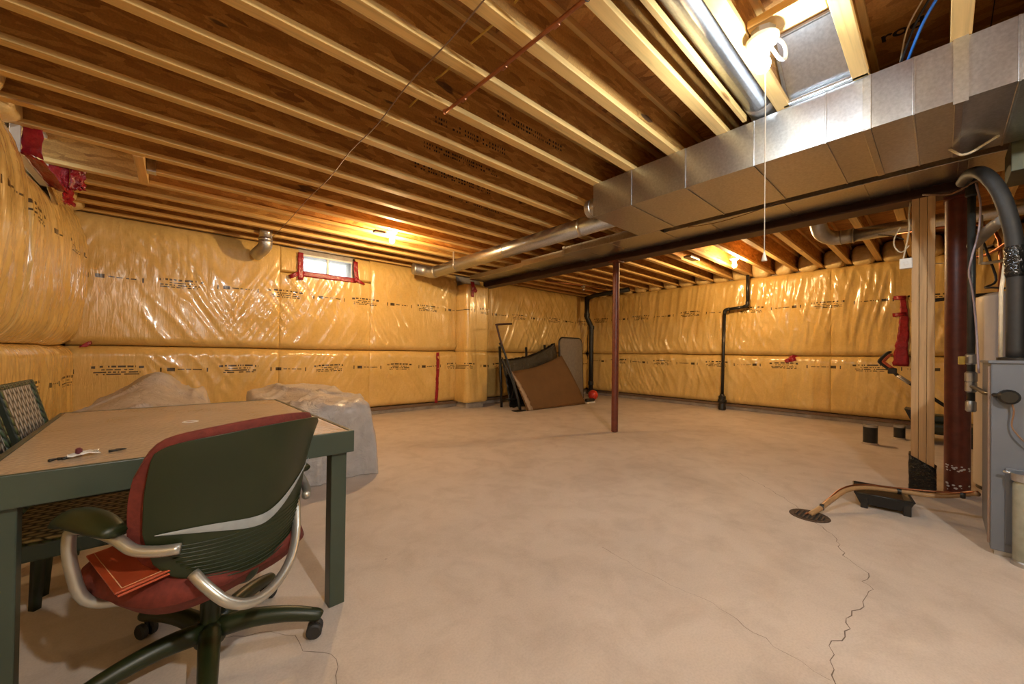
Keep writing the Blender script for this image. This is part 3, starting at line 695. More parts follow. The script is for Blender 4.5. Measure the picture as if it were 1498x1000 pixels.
# ------------------------------------------------------------------ black drain pipes
dp = thing('drain_pipe', 'black drain pipe with a sideways jog down the right wall', 'pipe', (8.22, 2.9, 0))
xw = 8.30
tube('upper_pipe', [(xw, 2.50, 2.72), (xw, 2.50, 2.14)], .030, M['black_abs'], dp, 14)
tube('elbow', [(xw, 2.50, 2.17), (xw, 2.505, 2.10), (xw, 2.56, 2.075)], .036, M['black_abs'], dp, 14, 3)
tube('cross_pipe', [(xw, 2.54, 2.075), (xw, 2.83, 2.05)], .030, M['black_abs'], dp, 14)
tube('elbow', [(xw, 2.82, 2.052), (xw, 2.90, 2.03), (xw, 2.915, 1.95)], .036, M['black_abs'], dp, 14, 3)
tube('lower_pipe', [(xw, 2.915, 1.96), (xw, 2.945, .30)], .030, M['black_abs'], dp, 14)
lathe('cleanout', [(.05, .0), (.07, .02), (.07, .07), (.062, .08), (.062, .16), (.082, .165), (.082, .21), (.068, .22), (.068, .28), (.045, .30), (.036, .33)], (xw, 2.945, 0), M['black_abs'], dp, 20)
lathe('cleanout_plug', [(.04, 0), (.04, .05), (.02, .055), (.02, .07)], (xw-.04, 2.93, .18), M['black_abs'], dp, 14, 'X', Matrix.Rotation(math.pi, 3, 'Z'))
dp = thing('drain_pipe', 'black drain pipe with an offset bend in the far corner', 'pipe', (8.05, 6.05, 0))
tube('pipe', [(7.93, 6.10, 2.60), (7.93, 6.10, 2.16), (7.93, 6.10, 2.06), (8.03, 6.06, 1.88), (8.06, 6.05, 1.78), (8.06, 6.05, 1.0), (8.06, 6.05, 0)], .062, M['black_abs'], dp, 16)
for z in (2.12, 1.80, .35): lathe('coupling', [(.064, -.05), (.074, -.045), (.074, .045), (.064, .05)], (7.93 if z > 2 else 8.06, 6.10 if z > 2 else 6.05, z), M['black_abs'], dp, 16)
tube('branch', [(7.93, 6.10, 2.56), (7.86, 5.8, 2.60), (7.8, 4.8, 2.62)], .055, M['black_abs'], dp, 14)
def stub(x, y, r, h, label):
    t = thing('pipe_stub', label, 'pipe stub', (x, y, 0), 'capped pipe stubs in the floor')
    lathe('pipe', [(r, .02), (r, h-.02)], (x, y, 0), M['black_abs'], t, 18); lathe('rim', [(r*1.05, h-.03), (r*1.05, h), (r*.8, h), (r*.8, h-.02)], (x, y, 0), M['galv_d'], t, 18)
    lathe('grout', [(r*1.25, 0), (r*1.1, .012), (r, .025)], (x, y, 0), M['concrete_w'], t, 16)
stub(6.62, .595, .070, .25, 'wider black pipe stub standing up from the floor')
stub(7.35, .372, .058, .19, 'smaller black pipe stub near the right wall and mower')
# small valves and pipe bits below the joists over the far corner
vb = thing('water_valve', 'small valve on pipes under joists above the far corner', 'valve', (6.9, 5.4, 2.55))
tube('pipe', [(5.9, 5.65, 2.676), (6.5, 5.5, 2.676), (7.0, 5.4, 2.676), (7.6, 5.3, 2.676)], .014, M['copper'], vb, 10); lathe('valve_body', [(.02, -.04), (.035, -.03), (.035, .03), (.02, .04)], (6.9, 5.42, 2.655), M['galv_d'], vb, 12, 'X'); lathe('handle', [(.035, -.01), (.035, .01)], (6.9, 5.42, 2.58), M['galv_d'], vb, 12)
# clear-wrapped box between the far joists
box('bracket', 6.0, 6.32, 2.60, 2.72, 2.655, 2.691, M['galv'], ceiling, .004)

# ------------------------------------------------------------------ furnace corner
M['grey_paint'] = plain('blue_grey_enamel', (.135, .155, .19), .42, 0, .06, 4)
M['tank_white'] = plain('water_heater_enamel', (.60, .57, .55), .45, 0, .04, 4)
fu = thing('furnace', 'blue-grey furnace cabinet standing on the floor at right edge', 'furnace', (3.78, -.48, 0))
box('cabinet', 3.45, 4.10, -.80, -.185, .03, 1.09, M['grey_paint'], fu, bevel=.006)
box('base', 3.47, 4.08, -.78, -.20, 0, .03, M['galv_d'], fu); box('trim_strip', 3.462, 3.492, -.187, -.176, .06, 1.06, plain('tan_trim', (.22, .15, .11), .5), fu)
box('top_lip', 3.44, 4.11, -.81, -.175, 1.078, 1.095, M['grey_paint'], fu, bevel=.003); box('door_panel', 3.442, 3.452, -.76, -.235, .08, .50, M['grey_paint'], fu, bevel=.003)
lathe('gas_valve', [(.035, 0), (.04, .01), (.04, .05), (.03, .06)], (3.45, -.245, .895), M['black_abs'], fu, 18, 'X', Matrix.Rotation(math.pi, 3, 'Z'))
tube('gas_line', [(4.29, -.145, .905), (3.9, -.16, .905), (3.6, -.17, .90), (3.42, -.205, .90), (3.42, -.245, .90)], .012, M['black_abs'], fu, 10)
tube('wire', [(3.42, -.25, .88), (3.415, -.262, .82), (3.42, -.255, .74), (3.41, -.275, .69), (3.41, -.31, .64)], .004, M['brown_wire'], fu, 6, 4)
hf = thing('filter_canister', 'clear upright filter canister hung on front of the furnace', 'canister', (3.39, -.305, .02))
lathe('canister', [(.04, .02), (.045, .03), (.045, .43), (.035, .45)], (3.395, -.30, .0), plain('cloudy_plastic', (.28, .29, .24), .25), hf, 20)
lathe('head', [(.05, .45), (.052, .46), (.052, .49), (.03, .50)], (3.395, -.30, 0), M['galv'], hf, 20); lathe('foot', [(.05, 0), (.05, .02), (.04, .03)], (3.395, -.30, 0), M['galv_d'], hf, 20)
tube('clamp_screw', [(3.40, -.262, .485), (3.40, -.225, .487)], .008, M['galv'], hf, 8)
wh = thing('water_heater', 'pale water heater tank standing behind the furnace', 'water heater', (5.2, -.46, 0))
lathe('tank', [(.26, .03), (.27, .04), (.27, 1.60), (.262, 1.63)], (5.2, -.455, 0), M['tank_white'], wh, 40); lathe('top', [(.262, 1.63), (.20, 1.66), (.0, 1.665)], (5.2, -.455, 0), M['tank_white'], wh, 40); lathe('base_ring', [(.255, 0), (.255, .03)], (5.2, -.455, 0), M['black_abs'], wh, 40)
tube('hot_pipe', [(5.15, -.32, 1.65), (5.15, -.32, 2.1), (5.3, -.2, 2.3), (5.6, .3, 2.4)], .012, M['copper'], wh, 10, 2); tube('cold_pipe', [(5.1, -.52, 1.65), (5.1, -.52, 2.3)], .012, M['copper'], wh, 10)
tube('power_cord', [(5.0, -.36, 1.67), (4.96, -.28, 1.685), (5.02, -.24, 1.70), (5.1, -.30, 1.76), (5.05, -.26, 1.95), (5.0, -.2, 2.2)], .008, M['black_rub'], wh, 8, 4)
gp = thing('gas_pipe', 'dark steel gas pipe with yellow valve handle beside the thick red post', 'pipe', (4.30, -.142, .7))
tube('pipe', [(4.30, -.142, 2.42), (4.30, -.142, .74)], .021, plain('black_iron', (.06, .062, .058), .45, .6), gp, 14)
for z, r in ((.76, .028), (.90, .03), (.97, .032), (1.10, .03)): lathe('fitting', [(.021, -.04), (r, -.03), (r, .03), (.021, .04)], (4.30, -.142, z), M['galv_d'], gp, 14)
box('valve_handle', 4.25, 4.275, -.115, -.080, 1.06, 1.12, M['yellow'], gp, bevel=.006)
lathe('coupling', [(.022, -.05), (.032, -.04), (.032, .04), (.022, .05)], (4.30, -.142, 2.33), M['black_abs'], gp, 14)
tag(recenter(tube('purple_wire', [(4.26, -.16, 2.36), (4.25, -.18, 2.2), (4.255, -.172, 2.0), (4.255, -.145, 1.85), (4.25, -.13, 1.72), (4.255, -.145, 1.6), (4.255, -.16, 1.4), (4.255, -.17, 1.15), (4.25, -.175, 1.0)], .006, plain('pinkish_jacket', (.42, .33, .36), .5), None, 8, 4)), 'pale pinkish cable running down beside the gas pipe', 'cable')
ls = thing('insulated_pipe', 'fat black insulated line curving down into the furnace', 'pipe', (3.7, -.27, 1.1))
tube('insulated_line', [(4.2, -.10, 2.37), (3.95, -.125, 2.34), (3.75, -.17, 2.26), (3.69, -.225, 2.12), (3.68, -.262, 1.95), (3.69, -.285, 1.75), (3.70, -.288, 1.40), (3.70, -.288, 1.10)], .036, M['black_rub'], ls, 16, 5)
lathe('tape_wrap', [(.037, -.09), (.043, -.07), (.041, -.03), (.045, 0), (.041, .04), (.044, .07), (.037, .09)], (3.69, -.285, 1.68), M['bag'], ls, 16)
lathe('top_grommet', [(.07, 0), (.07, .02), (.04, .025)], (3.70, -.288, 1.092), M['black_abs'], ls, 16)
tube('liquid_line', [(3.69, -.25, 1.68), (3.69, -.235, 1.5), (3.70, -.235, 1.10)], .009, M['cream'], ls, 8)
for nm, lab, pts, r, m in (('vent_pipe', 'grey plastic vent pipe slanting behind the gas pipe', [(4.6, -.16, 1.98), (4.2, -.235, 2.02), (3.95, -.27, 2.0)], .036, plain('grey_pvc', (.22, .21, .19), .45)),
                         ('cream_cable', 'pale cable sagging under the big duct near the plenum', [(3.52, -.03, 2.384), (3.5, -.052, 2.35), (3.5, -.075, 2.325), (3.5, -.112, 2.325), (3.5, -.158, 2.35), (3.5, -.215, 2.384)], .007, M['cream']),
                         ('conduit', 'thin upright pale pipe bent at its foot above the water heater', [(5.0, -.215, 2.3), (5.0, -.215, 1.93), (5.0, -.22, 1.9), (5.0, -.30, 1.9), (5.0, -.38, 1.92)], .012, M['cream']),
                         ('brown_cable', 'brown cable looping under the flat duct towards the plenum', [(4.4, .10, 2.40), (4.3, -.05, 2.33), (4.2, -.16, 2.36), (4.1, -.22, 2.28), (3.95, -.27, 2.12)], .007, M['brown_wire']),
                         ('copper_pipe', 'copper water pipe slanting above the water heater', [(5.5, -.05, 2.05), (5.2, -.25, 2.0), (4.9, -.40, 2.08)], .014, M['copper']),
                         ('black_cable', 'black cable crossing behind the thick red post', [(6.4, .2, 1.75), (6.4, -.2, 1.78), (6.4, -.7, 1.80)], .02, M['black_rub']),
                         ('green_cable', 'thin cable strung behind the timber post', [(5.6, .2, 2.1), (5.5, .0, 2.02), (5.4, -.3, 2.12)], .006, M['cream'])):
    tag(recenter(tube(nm, pts, r, m, None, 12, 3)), lab, 'cable' if 'cable' in nm else 'pipe')

# ------------------------------------------------------------------ floor drain, hose, paint tray
dr = thing('floor_drain', 'rusty round floor drain at the head of the long crack', 'drain', (3.29, .60, 0))
M['rust'] = plain('rusty_iron', (.07, .042, .026), .8, 0, .5, 40, .5)
lathe('rim', [(.115, 0), (.112, .004), (.09, .004), (.085, .001)], (3.29, .60, 0), M['rust'], dr, 28); lathe('grate', [(.085, .0015), (.0, .0025)], (3.29, .60, 0), M['dark_gap'], dr, 24)
for k in range(-3, 4): box('bar', 3.29-math.sqrt(.0072-(k*.024)**2), 3.29+math.sqrt(.0072-(k*.024)**2), .60+k*.024-.005, .60+k*.024+.005, .002, .007, M['rust'], dr)
ho = thing('drain_hose', 'tan drain hose running from the furnace over the tray to the drain', 'hose', (3.6, .3, 0))
tube('hose', [(4.02, -.165, .20), (4.05, -.13, .185), (4.06, -.05, .145), (4.03, .05, .125), (3.98, .18, .125), (3.88, .36, .125), (3.74, .46, .115), (3.56, .52, .07), (3.40, .565, .03), (3.30, .60, .006)], .017, plain('tan_vinyl', (.42, .25, .115), .35), ho, 12, 5)
tube('thin_line', [(4.02, -.165, .215), (4.04, -.05, .170), (3.96, .2, .150), (3.86, .38, .150), (3.72, .48, .128), (3.54, .535, .075), (3.38, .585, .022), (3.28, .62, .008)], .006, M['copper'], ho, 8, 5)
for p in ((3.43, .555, .038), (4.045, -.10, .165), (3.97, .20, .125)): lathe('clip', [(.021, -.012), (.024, 0), (.021, .012)], p, M['black_abs'], ho, 12, 'Y')
tr = thing('paint_tray', 'black plastic paint tray under the tan hose', 'tray', (3.98, .32, 0))
def tray():
    # local: u along the tray (ramp), v across; rim outline with a sloping floor
    A = Vector((3.74, .36, 0)); U = Vector((.72, .10, 0)).normalized(); Vv = Vector((-U.y, U.x, 0))
    L, W = .40, .30
    A = Vector((3.80, .12, 0))
    def q(u, v, z): return tuple(A+U*u+Vv*v+Vector((0, 0, z)))
    e = .012
    V = [q(0, 0, .105), q(L, 0, .085), q(L, W, .085), q(0, W, .105), q(.03, .03, .03), q(L-.06, .03, .075), q(L-.06, W-.03, .075), q(.03, W-.03, .03)]
    Fc = [(0, 1, 5, 4), (1, 2, 6, 5), (2, 3, 7, 6), (3, 0, 4, 7), (4, 5, 6, 7)]
    o = mesh('pan', V, Fc, M['black_abs'], tr); s = o.modifiers.new('solid', 'SOLIDIFY'); s.thickness = .006
    tube('rim', [q(0, 0, .105), q(L, 0, .085), q(L, W, .085), q(0, W, .105), q(0, 0, .105)], .008, M['black_abs'], tr, 8)
    for (u, v) in ((.02, .03), (.02, W-.05), (L-.05, .03), (L-.05, W-.05)):
        bm = bmesh.new(); c_ = A+U*u+Vv*v; add_box(bm, c_.x-.012, c_.x+.012, c_.y-.02, c_.y+.02, 0, .085, .004); from_bm('leg', bm, M['black_abs'], tr)
tray()

# ------------------------------------------------------------------ lawn mower behind the timber post
mw = thing('lawn_mower', 'lawn mower with orange-and-black handle parked behind the timber post', 'lawn mower', (7.55, .0, 0))
M['orange'] = plain('orange_plastic', (.62, .12, .045), .4); M['deck'] = plain('dark_green_deck', (.020, .026, .014), .4)
bm = bmesh.new(); add_box(bm, 7.30, 7.78, -.32, .22, .12, .26, .04); add_box(bm, 7.38, 7.70, -.25, .15, .24, .36, .05); from_bm('deck', bm, M['deck'], mw)
for x, y in ((7.28, .16), (7.80, .16), (7.28, -.26), (7.80, -.26)): lathe('wheel', [(.03, -.025), (.085, -.025), (.09, -.015), (.09, .015), (.085, .025), (.03, .025)], (x, y, .09), M['black_rub'], mw, 20, 'X')
mesh('grass_chute', [(7.35, .20, .40), (7.70, .20, .40), (7.70, .33, .42), (7.35, .33, .42), (7.35, .20, .14), (7.70, .20, .14), (7.70, .24, .20), (7.35, .24, .20)], [(0, 1, 2, 3), (4, 7, 6, 5), (0, 4, 5, 1), (3, 2, 6, 7), (0, 3, 7, 4), (1, 5, 6, 2)], M['black_abs'], mw)
for x in (7.36, 7.62):
    tube('handle_bar', [(x, -.18, .36), (x, .40, .86), (x, .455, .93)], .013, M['black_rub'], mw, 10); tube('handle_sleeve', [(x-.001, .28, .757), (x-.001, .40, .86)], .016, M['galv_d'], mw, 10)
tube('grip', [(7.36, .45, .92), (7.36, .56, 1.02), (7.36, .575, 1.07), (7.36, .50, 1.17), (7.38, .475, 1.185), (7.60, .475, 1.185), (7.62, .50, 1.17), (7.62, .575, 1.07), (7.62, .56, 1.02), (7.62, .45, .92)], .014, M['black_rub'], mw, 10, 3)
tube('bail', [(7.37, .44, .95), (7.37, .525, 1.03), (7.37, .535, 1.06), (7.37, .48, 1.14), (7.40, .46, 1.15), (7.58, .46, 1.15), (7.61, .48, 1.14), (7.61, .535, 1.06), (7.61, .525, 1.03), (7.61, .44, .95)], .012, M['orange'], mw, 8, 3)
box('switch_box', 7.345, 7.40, .40, .49, .885, .965, M['black_abs'], mw, bevel=.01)

# ------------------------------------------------------------------ patio table
TZ = .75; TA = math.radians(2.5)
tb = thing('patio_table', 'long green metal patio table with textured glass top', 'table', (.06, 2.42, 0))
def TW(x, y, z):   # table-local (centre of table) -> world
    return (.045+x*math.cos(TA)-y*math.sin(TA), 2.40+x*math.sin(TA)+y*math.cos(TA), z)
TM = Matrix.Translation(Vector((.045, 2.40, 0))) @ Matrix.Rotation(TA, 4, 'Z')
M['green_metal'] = plain('dark_green_metal', (.042, .060, .042), .38, 0, .08, 6)
a = N('hammered_glass'); vv = a.n('ShaderNodeTexVoronoi'); vv.inputs['Scale'].default_value = 60; a.l(a.coord('Position'), vv.inputs['Vector'])
a.set(Base_Color=a.ramp(a.noise(a.coord('Position'), 3, 4), [(.3, (.37, .28, .185)), (.7, (.44, .34, .235))]), Roughness=.22); a.bump(vv.outputs['Distance'], .35, .004); M['table_glass'] = a.m
TL_, TW_ = 1.44, 1.00; hx, hy = TW_/2, TL_/2
box('glass_top', -hx+.020, hx-.020, -hy+.020, hy-.020, TZ-.006, TZ+.002, M['table_glass'], tb, .002, TM)
for q in ((-hx, hx, -hy, -hy+.018), (-hx, hx, hy-.018, hy), (-hx, -hx+.018, -hy+.018, hy-.018), (hx-.018, hx, -hy+.018, hy-.018)): box('frame_rail', *q, TZ-.09, TZ+.003, M['green_metal'], tb, .003, TM)
for sx in (-1, 1):
    for sy in (-1, 1):
        x, y = sx*(hx-.055), sy*(hy-.055); box('leg', x-.032, x+.032, y-.032, y+.032, 0, TZ-.05, M['green_metal'], tb, .004, TM)
o = lathe('umbrella_ring', [(.020, -.004), (.020, .002), (.026, .004), (.032, .002), (.032, -.004)], (.035, 2.385, TZ), M['white_pl'], tb, 24)
# small hardware packet left on the table top
hw = thing('hardware_packet', 'small clear packet of black screws on table corner', 'packet', (-.24, 1.80, TZ))
quadgrid('plastic_bag', (-.265, 1.79, TZ+.012), (-.20, 1.815, TZ+.012), (-.205, 1.85, TZ+.012), (-.27, 1.825, TZ+.012), plain('clear_film', (.75, .74, .70), .2), hw, .005, 7, 3)
lathe('cap', [(.008, 0), (.008, .022), (.004, .026)], (-.245, 1.825, TZ+.004), plain('maroon_plastic', (.10, .02, .03), .4), hw, 12)
for k, (x, y, an) in enumerate(((-.285, 1.80, .4), (-.275, 1.795, .6), (-.18, 1.835, .3), (-.165, 1.845, .2), (-.30, 1.79, .9))):
    tube('screw', [(x, y, TZ+.006), (x+.026*math.cos(an), y+.026*math.sin(an), TZ+.006)], [.005, .002], M['black_abs'], hw, 6)

# ------------------------------------------------------------------ woven patio chairs behind the table
def weave(name, c0, c1, su, sv):
    a = N(name); p = a.coord('Object'); sp = a.n('ShaderNodeSeparateXYZ'); a.l(p, sp.inputs[0])
    u = a.math('MULTIPLY', sp.outputs[0], su); v = a.math('MULTIPLY', sp.outputs[1], sv); zz = a.math('MULTIPLY', sp.outputs[2], su)
    u = a.math('ADD', u, zz)
    sh = a.math('MULTIPLY', a.math('MODULO', a.math('FLOOR', v), 2), .5)
    fu = a.math('FRACT', a.math('ADD', u, sh)); fv = a.math('FRACT', v)
    h = a.math('MULTIPLY', a.math('SINE', a.math('MULTIPLY', fu, math.pi)), a.math('SINE', a.math('MULTIPLY', fv, math.pi)))
    a.set(Base_Color=a.ramp(h, [(.12, c0), (.55, c1)]), Roughness=.5); a.bump(h, .9, .006); return a.m
M['wicker'] = weave('grey_wicker', (.03, .032, .028), (.40, .38, .35), 20, 34)
M['wicker_seat'] = weave('tan_wicker', (.035, .036, .015), (.46, .40, .23), 20, 34)
M['wicker_dark'] = weave('green_wicker_edge', (.010, .016, .006), (.055, .085, .030), 34, 40)
M['chair_leg'] = plain('dark_green_leg', (.022, .034, .018), .5)
def patio_chair(y, label, x=-.215):
    t = thing('patio_chair', label, 'chair', (x, y, 0), 'woven patio chairs beside the table')
    w2 = .25
    box('seat', x-.25, x+.26, y-w2+.03, y+w2-.03, .425, .44, M['wicker_seat'], t, .004)
    bm = bmesh.new(); add_box(bm, x-.25, x+.27, y-w2, y-w2+.03, .375, .435, .008); add_box(bm, x-.25, x+.27, y+w2-.03, y+w2, .375, .435, .008); add_box(bm, x+.24, x+.27, y-w2+.03, y+w2-.03, .375, .435, .008); from_bm('seat_rim', bm, M['wicker_dark'], t)
    lean = rot_about((x-.25, y, .42), math.radians(-14), 'Y')
    box('back_panel', x-.262, x-.246, y-w2+.03, y+w2-.03, .46, .93, M['wicker'], t, .004, lean)
    bm = bmesh.new(); add_box(bm, x-.30, x-.235, y-w2, y-w2+.03, .40, .95, .008, 2, lean); add_box(bm, x-.30, x-.235, y+w2-.03, y+w2, .40, .95, .008, 2, lean); add_box(bm, x-.30, x-.24, y-w2+.03, y+w2-.03, .925, .95, .008, 2, lean); from_bm('back_rim', bm, M['wicker_dark'], t)
    for sx in (-1, 1):
        for sy in (-1, 1):
            tube('leg', [(x+sx*.22, y+sy*(w2-.03), .38), (x+sx*.235, y+sy*(w2-.015), 0)], [.024, .018], M['chair_leg'], t, 4)
patio_chair(2.27, 'nearer woven patio chair pushed under the table side')
patio_chair(2.86, 'farther woven patio chair pushed under the table side')

# ------------------------------------------------------------------ office chair seen from behind
M['red_fabric'] = plain('dark_red_upholstery', (.145, .022, .013), .85, 0, .2, 60, .3)
M['shell'] = plain('olive_black_plastic', (.013, .021, .005), .42, 0, .1, 8)
M['alu'] = plain('silver_painted_tube', (.46, .45, .40), .32, .75, .06, 8)
M['stripe'] = plain('grey_stripe_plastic', (.30, .33, .34), .4)
oc = thing('office_chair', 'swivel office chair with olive-black back shell and dark red cushion', 'chair', (.09, 1.72, 0))
FC = Vector((-.50, .866, 0)); LT = Vector((.866, .50, 0))   # facing, and to the sitter's right
SC = Vector((.065, 1.635, 0))
def OW(r, f_, z): return SC+LT*r+FC*f_+Vector((0, 0, z))
# star base
c0 = Vector((.09, 1.72, 0))
lathe('gas_column', [(.030, .10), (.030, .22), (.022, .22), (.022, .36)], c0, M['shell'], oc, 18)
lathe('hub', [(.045, .06), (.05, .075), (.05, .125), (.035, .135)], c0, M['shell'], oc, 20)
for an in (-22, 50, 122, 194, 266):
    d = Vector((math.cos(math.radians(an)), math.sin(math.radians(an)), 0)); e = c0+d*.335
    lg = tube('base_leg', [c0+d*.03+Vector((0, 0, .105)), c0+d*.13+Vector((0, 0, .115)), c0+d*.24+Vector((0, 0, .105)), e+Vector((0, 0, .082)), e+d*.02+Vector((0, 0, .072))], [.034, .031, .027, .023, .018], M['shell'], oc, 12, 3)
    sd = Vector((-d.y, d.x, 0))
    for s in (-1, 1):
        cc = e+sd*s*.016+Vector((0, 0, .028)); RM = Matrix((sd, Vector((0, 0, 1)), sd.cross(Vector((0, 0, 1))))).transposed()
        lathe('caster_wheel', [(.006, -.010), (.022, -.011), (.028, -.006), (.028, .006), (.022, .011), (.006, .010)], cc, M['black_rub'], lg, 16, 'X', RM)
    lathe('caster_stem', [(.007, .02), (.007, .08)], e, M['black_abs'], lg, 8)
# tilt mechanism and seat
bm = bmesh.new(); add_box(bm, -.09, .09, -.11, .12, .35, .395, .015); bm.transform(Matrix.Translation(SC) @ Matrix(((LT.x, FC.x, 0, 0), (LT.y, FC.y, 0, 0), (0, 0, 1, 0), (0, 0, 0, 1)))); from_bm('tilt_mechanism', bm, M['shell'], oc)
def cushion(name, hw, hd, z0, th, m, dome=.015, waterfall=.03, parent=oc, off=(0, 0)):
    n, k = 40, 13; P = np.zeros((n, k, 3))
    for i in range(n):
        q = 2*math.pi*i/n; cx = math.copysign(abs(math.cos(q))**.55, math.cos(q)); cy = math.copysign(abs(math.sin(q))**.55, math.sin(q))
        for j in range(k):
            s = j/(k-1)       # bottom centre -> edge -> top centre
            if s < .35: r = s/.35*.9; z = z0-.0
            elif s < .65: u = (s-.35)/.3; r = .9+.1*math.sin(u*math.pi); z = z0+th*u
            else: u = (s-.65)/.35; r = .9*(1-u); z = z0+th+dome*u
            fy = cy*r*hd+off[1]
            z -= waterfall*max(0, fy/hd-.5)**2*2
            if z < z0+th*.3: z += .035*max(0, (r-.55)/.45)**2
            v = OW(cx*r*hw+off[0], fy, z); P[i, j] = v
    return gridmesh(name, P, m, parent, wrap=True)
cushion('seat', .255, .250, .358, .118, M['red_fabric'])
# curved back: u in [-1,1] sideways, v in [0,1] up
def back_pt(u, v, off):
    hw = .265*(np.interp(v, [0, .06, .18, .4, .7, .93, 1.0], [.55, .73, .87, .95, .985, 1.0, .99]))
    r = u*hw
    z = .405+.05*u*u*(1-v)**2+(.478-.030*u*u*(v**2)-.030*abs(u)**16*v)*v
    f_ = -.235+.12*(r/.265)**2 - .085*v + .06*math.sin(v*math.pi)*.4
    n = Vector((.45*(r/.265), -1, .10)).normalized()      # outward, towards the back
    return OW(r+n.x*off-.0, f_+n.y*off, z+n.z*off*0)
def back_sheet(off0, off1, grow, name, m, v0=0.0, v1=1.0, nu=30, nv=26):
    P = []; faces = []
    us = np.sin(np.linspace(-math.pi/2, math.pi/2, nu)); vs_ = v0+(v1-v0)*(.5-.5*np.cos(np.linspace(0, math.pi, nv)))
    for off in (off0, off1):
        for u in us:
            for v in vs_:
                edge = max(abs(u)**8, (2*(v-v0)/(v1-v0)-1)**8)
                mid = (off0+off1)/2
                P.append(back_pt(u*grow, v if grow == 1 else .5+(v-.5)*grow, mid+(off-mid)*(1-.75*edge)))
    N_ = nu*nv
    for i in range(nu-1):
        for j in range(nv-1):
            a_ = i*nv+j; faces.append((a_, a_+1, a_+nv+1, a_+nv)); faces.append((N_+a_, N_+a_+nv, N_+a_+nv+1, N_+a_+1))
    for i in range(nu-1):
        for j in (0, nv-1): a_ = i*nv+j; faces.append((a_, a_+nv, N_+a_+nv, N_+a_))
    for j in range(nv-1):
        for i in (0, nu-1): a_ = i*nv+j; faces.append((a_, a_+1, N_+a_+1, N_+a_))
    bm = bmesh.new(); bv = [bm.verts.new(v) for v in P]
    for f in faces: bm.faces.new([bv[i] for i in f])
    return from_bm(name, bm, m, oc, True)
back_sheet(-.055, .0, 1.05, 'back_cushion', M['red_fabric'])
shell = back_sheet(.0, .018, .965, 'back_shell', M['shell'])
# crescent stripe and the ribs under it
V, Fc = [], []
for i in range(33):
    u = -.93+1.86*i/32; vc = .40+.20*max(0, u)**1.6+.015*(u+.9)-.07*math.exp(-((u-.05)/.5)**2); th = .066*math.sin(math.pi*(i+.3)/32.6)**.8+.001
    for k in (1, 0, -1):
        V.append(back_pt(u*.965, vc+k*th*.5, .0205+.002*(k == 0)))
    if i: b_ = 3*i; Fc += [(b_-3, b_, b_+1, b_-2), (b_-2, b_+1, b_+2, b_-1)]
mesh('stripe', V, Fc, M['stripe'], shell, True)
for k in range(11):
    v = .05+.026*k; pts = [back_pt(u*(.70+.018*k), v+.008*u, .0185) for u in np.linspace(-1, .9, 19)]
    tube('rib', pts, .0022, M['shell'], shell, 6)
tube('back_spine', [OW(0, -.09, .37), OW(0, -.17, .378), OW(0, -.215, .40), OW(0, -.235, .43)], [.03, .03, .024, .012], M['shell'], oc, 12, 3)
# arms
def arm(s):
    pts = [OW(s*.12, -.02, .372), OW(s*.20, .02, .375), OW(s*.265, .05, .41), OW(s*.285, .07, .50), OW(s*.290, .075, .575), OW(s*.287, .055, .612), OW(s*.283, -.05, .617), OW(s*.275, -.11, .605), OW(s*.262, -.15, .580), OW(s*.235, -.19, .570), OW(s*.20, -.225, .567)]
    A_ = tube('arm_tube', pts, .0145, M['alu'], oc, 12, 4)
    n, k = 20, 12; P = np.zeros((n, k, 3))
    for i in range(n):
        t_ = i/(n-1); f_ = .125-.25*t_; wd = .040*math.sin(math.pi*min(1, max(0, .08+.84*t_)))**.35; hh = .029*math.sin(math.pi*(.06+.88*t_))**.5; zc = .632+.012*math.sin(math.pi*t_)-.02*max(0, .2-t_)*5*.8
        for j in range(k):
            q = 2*math.pi*j/k; P[i, j] = OW(s*.287+wd*math.cos(q), f_, zc+hh*math.sin(q))
    V = P.reshape(-1, 3).tolist(); Fc = [(i*k+j, (i+1)*k+j, (i+1)*k+(j+1) % k, i*k+(j+1) % k) for i in range(n-1) for j in range(k)]+[tuple(range(k)), tuple((n-1)*k+j for j in range(k))[::-1]]
    mesh('arm_pad', V, Fc, M['shell'], oc, True)
arm(-1); arm(1)
tube('back_bow', [OW(-.175, -.235, .490), OW(-.165, -.275, .455), OW(-.135, -.318, .405), OW(-.08, -.335, .376), OW(.0, -.322, .376), OW(.08, -.29, .405), OW(.145, -.24, .455), OW(.185, -.195, .52), OW(.20, -.175, .56)], .0145, M['alu'], oc, 12, 4)
# folder and papers lying on the seat
fo = thing('leather_folder', 'orange-red leather folder lying on the office chair seat', 'folder', (-.08, 1.55, .485))
FM = Matrix.Translation(OW(-.14, -.045, .500)) @ Matrix(((LT.x, FC.x, 0, 0), (LT.y, FC.y, 0, 0), (0, 0, 1, 0), (0, 0, 0, 1))) @ Matrix.Rotation(math.radians(-14), 4, 'Z') @ Matrix.Rotation(math.radians(-5), 4, 'Y')
M['leather'] = plain('orange_red_leather', (.38, .060, .018), .32, 0, .18, 9, .1)
box('cover', -.13, .13, -.15, .16, 0, .006, M['leather'], fo, .002, FM); box('back_cover', -.125, .13, -.148, .158, -.010, -.004, M['leather'], fo, .002, FM); box('pages', -.11, .125, -.14, .15, -.004, 0, M['white_pl'], fo, 0, FM)
st = plain('pale_thread', (.55, .30, .16), .7)
for p0, p1 in (((-.115, -.14), (-.115, .15)), ((-.115, -.14), (.12, -.14))):
    tube('stitching', [FM @ Vector((*p0, .0068)), FM @ Vector((*p1, .0068))], .0012, st, fo, 5)
PM = FM @ Matrix.Translation(Vector((.03, .10, .009))) @ Matrix.Rotation(math.radians(28), 4, 'Z')
tag(recenter(box('paper_sheet', -.05, .12, -.05, .13, 0, .0015, M['white_pl'], None, 0, PM)), 'folded white paper on top of the leather folder', 'paper')

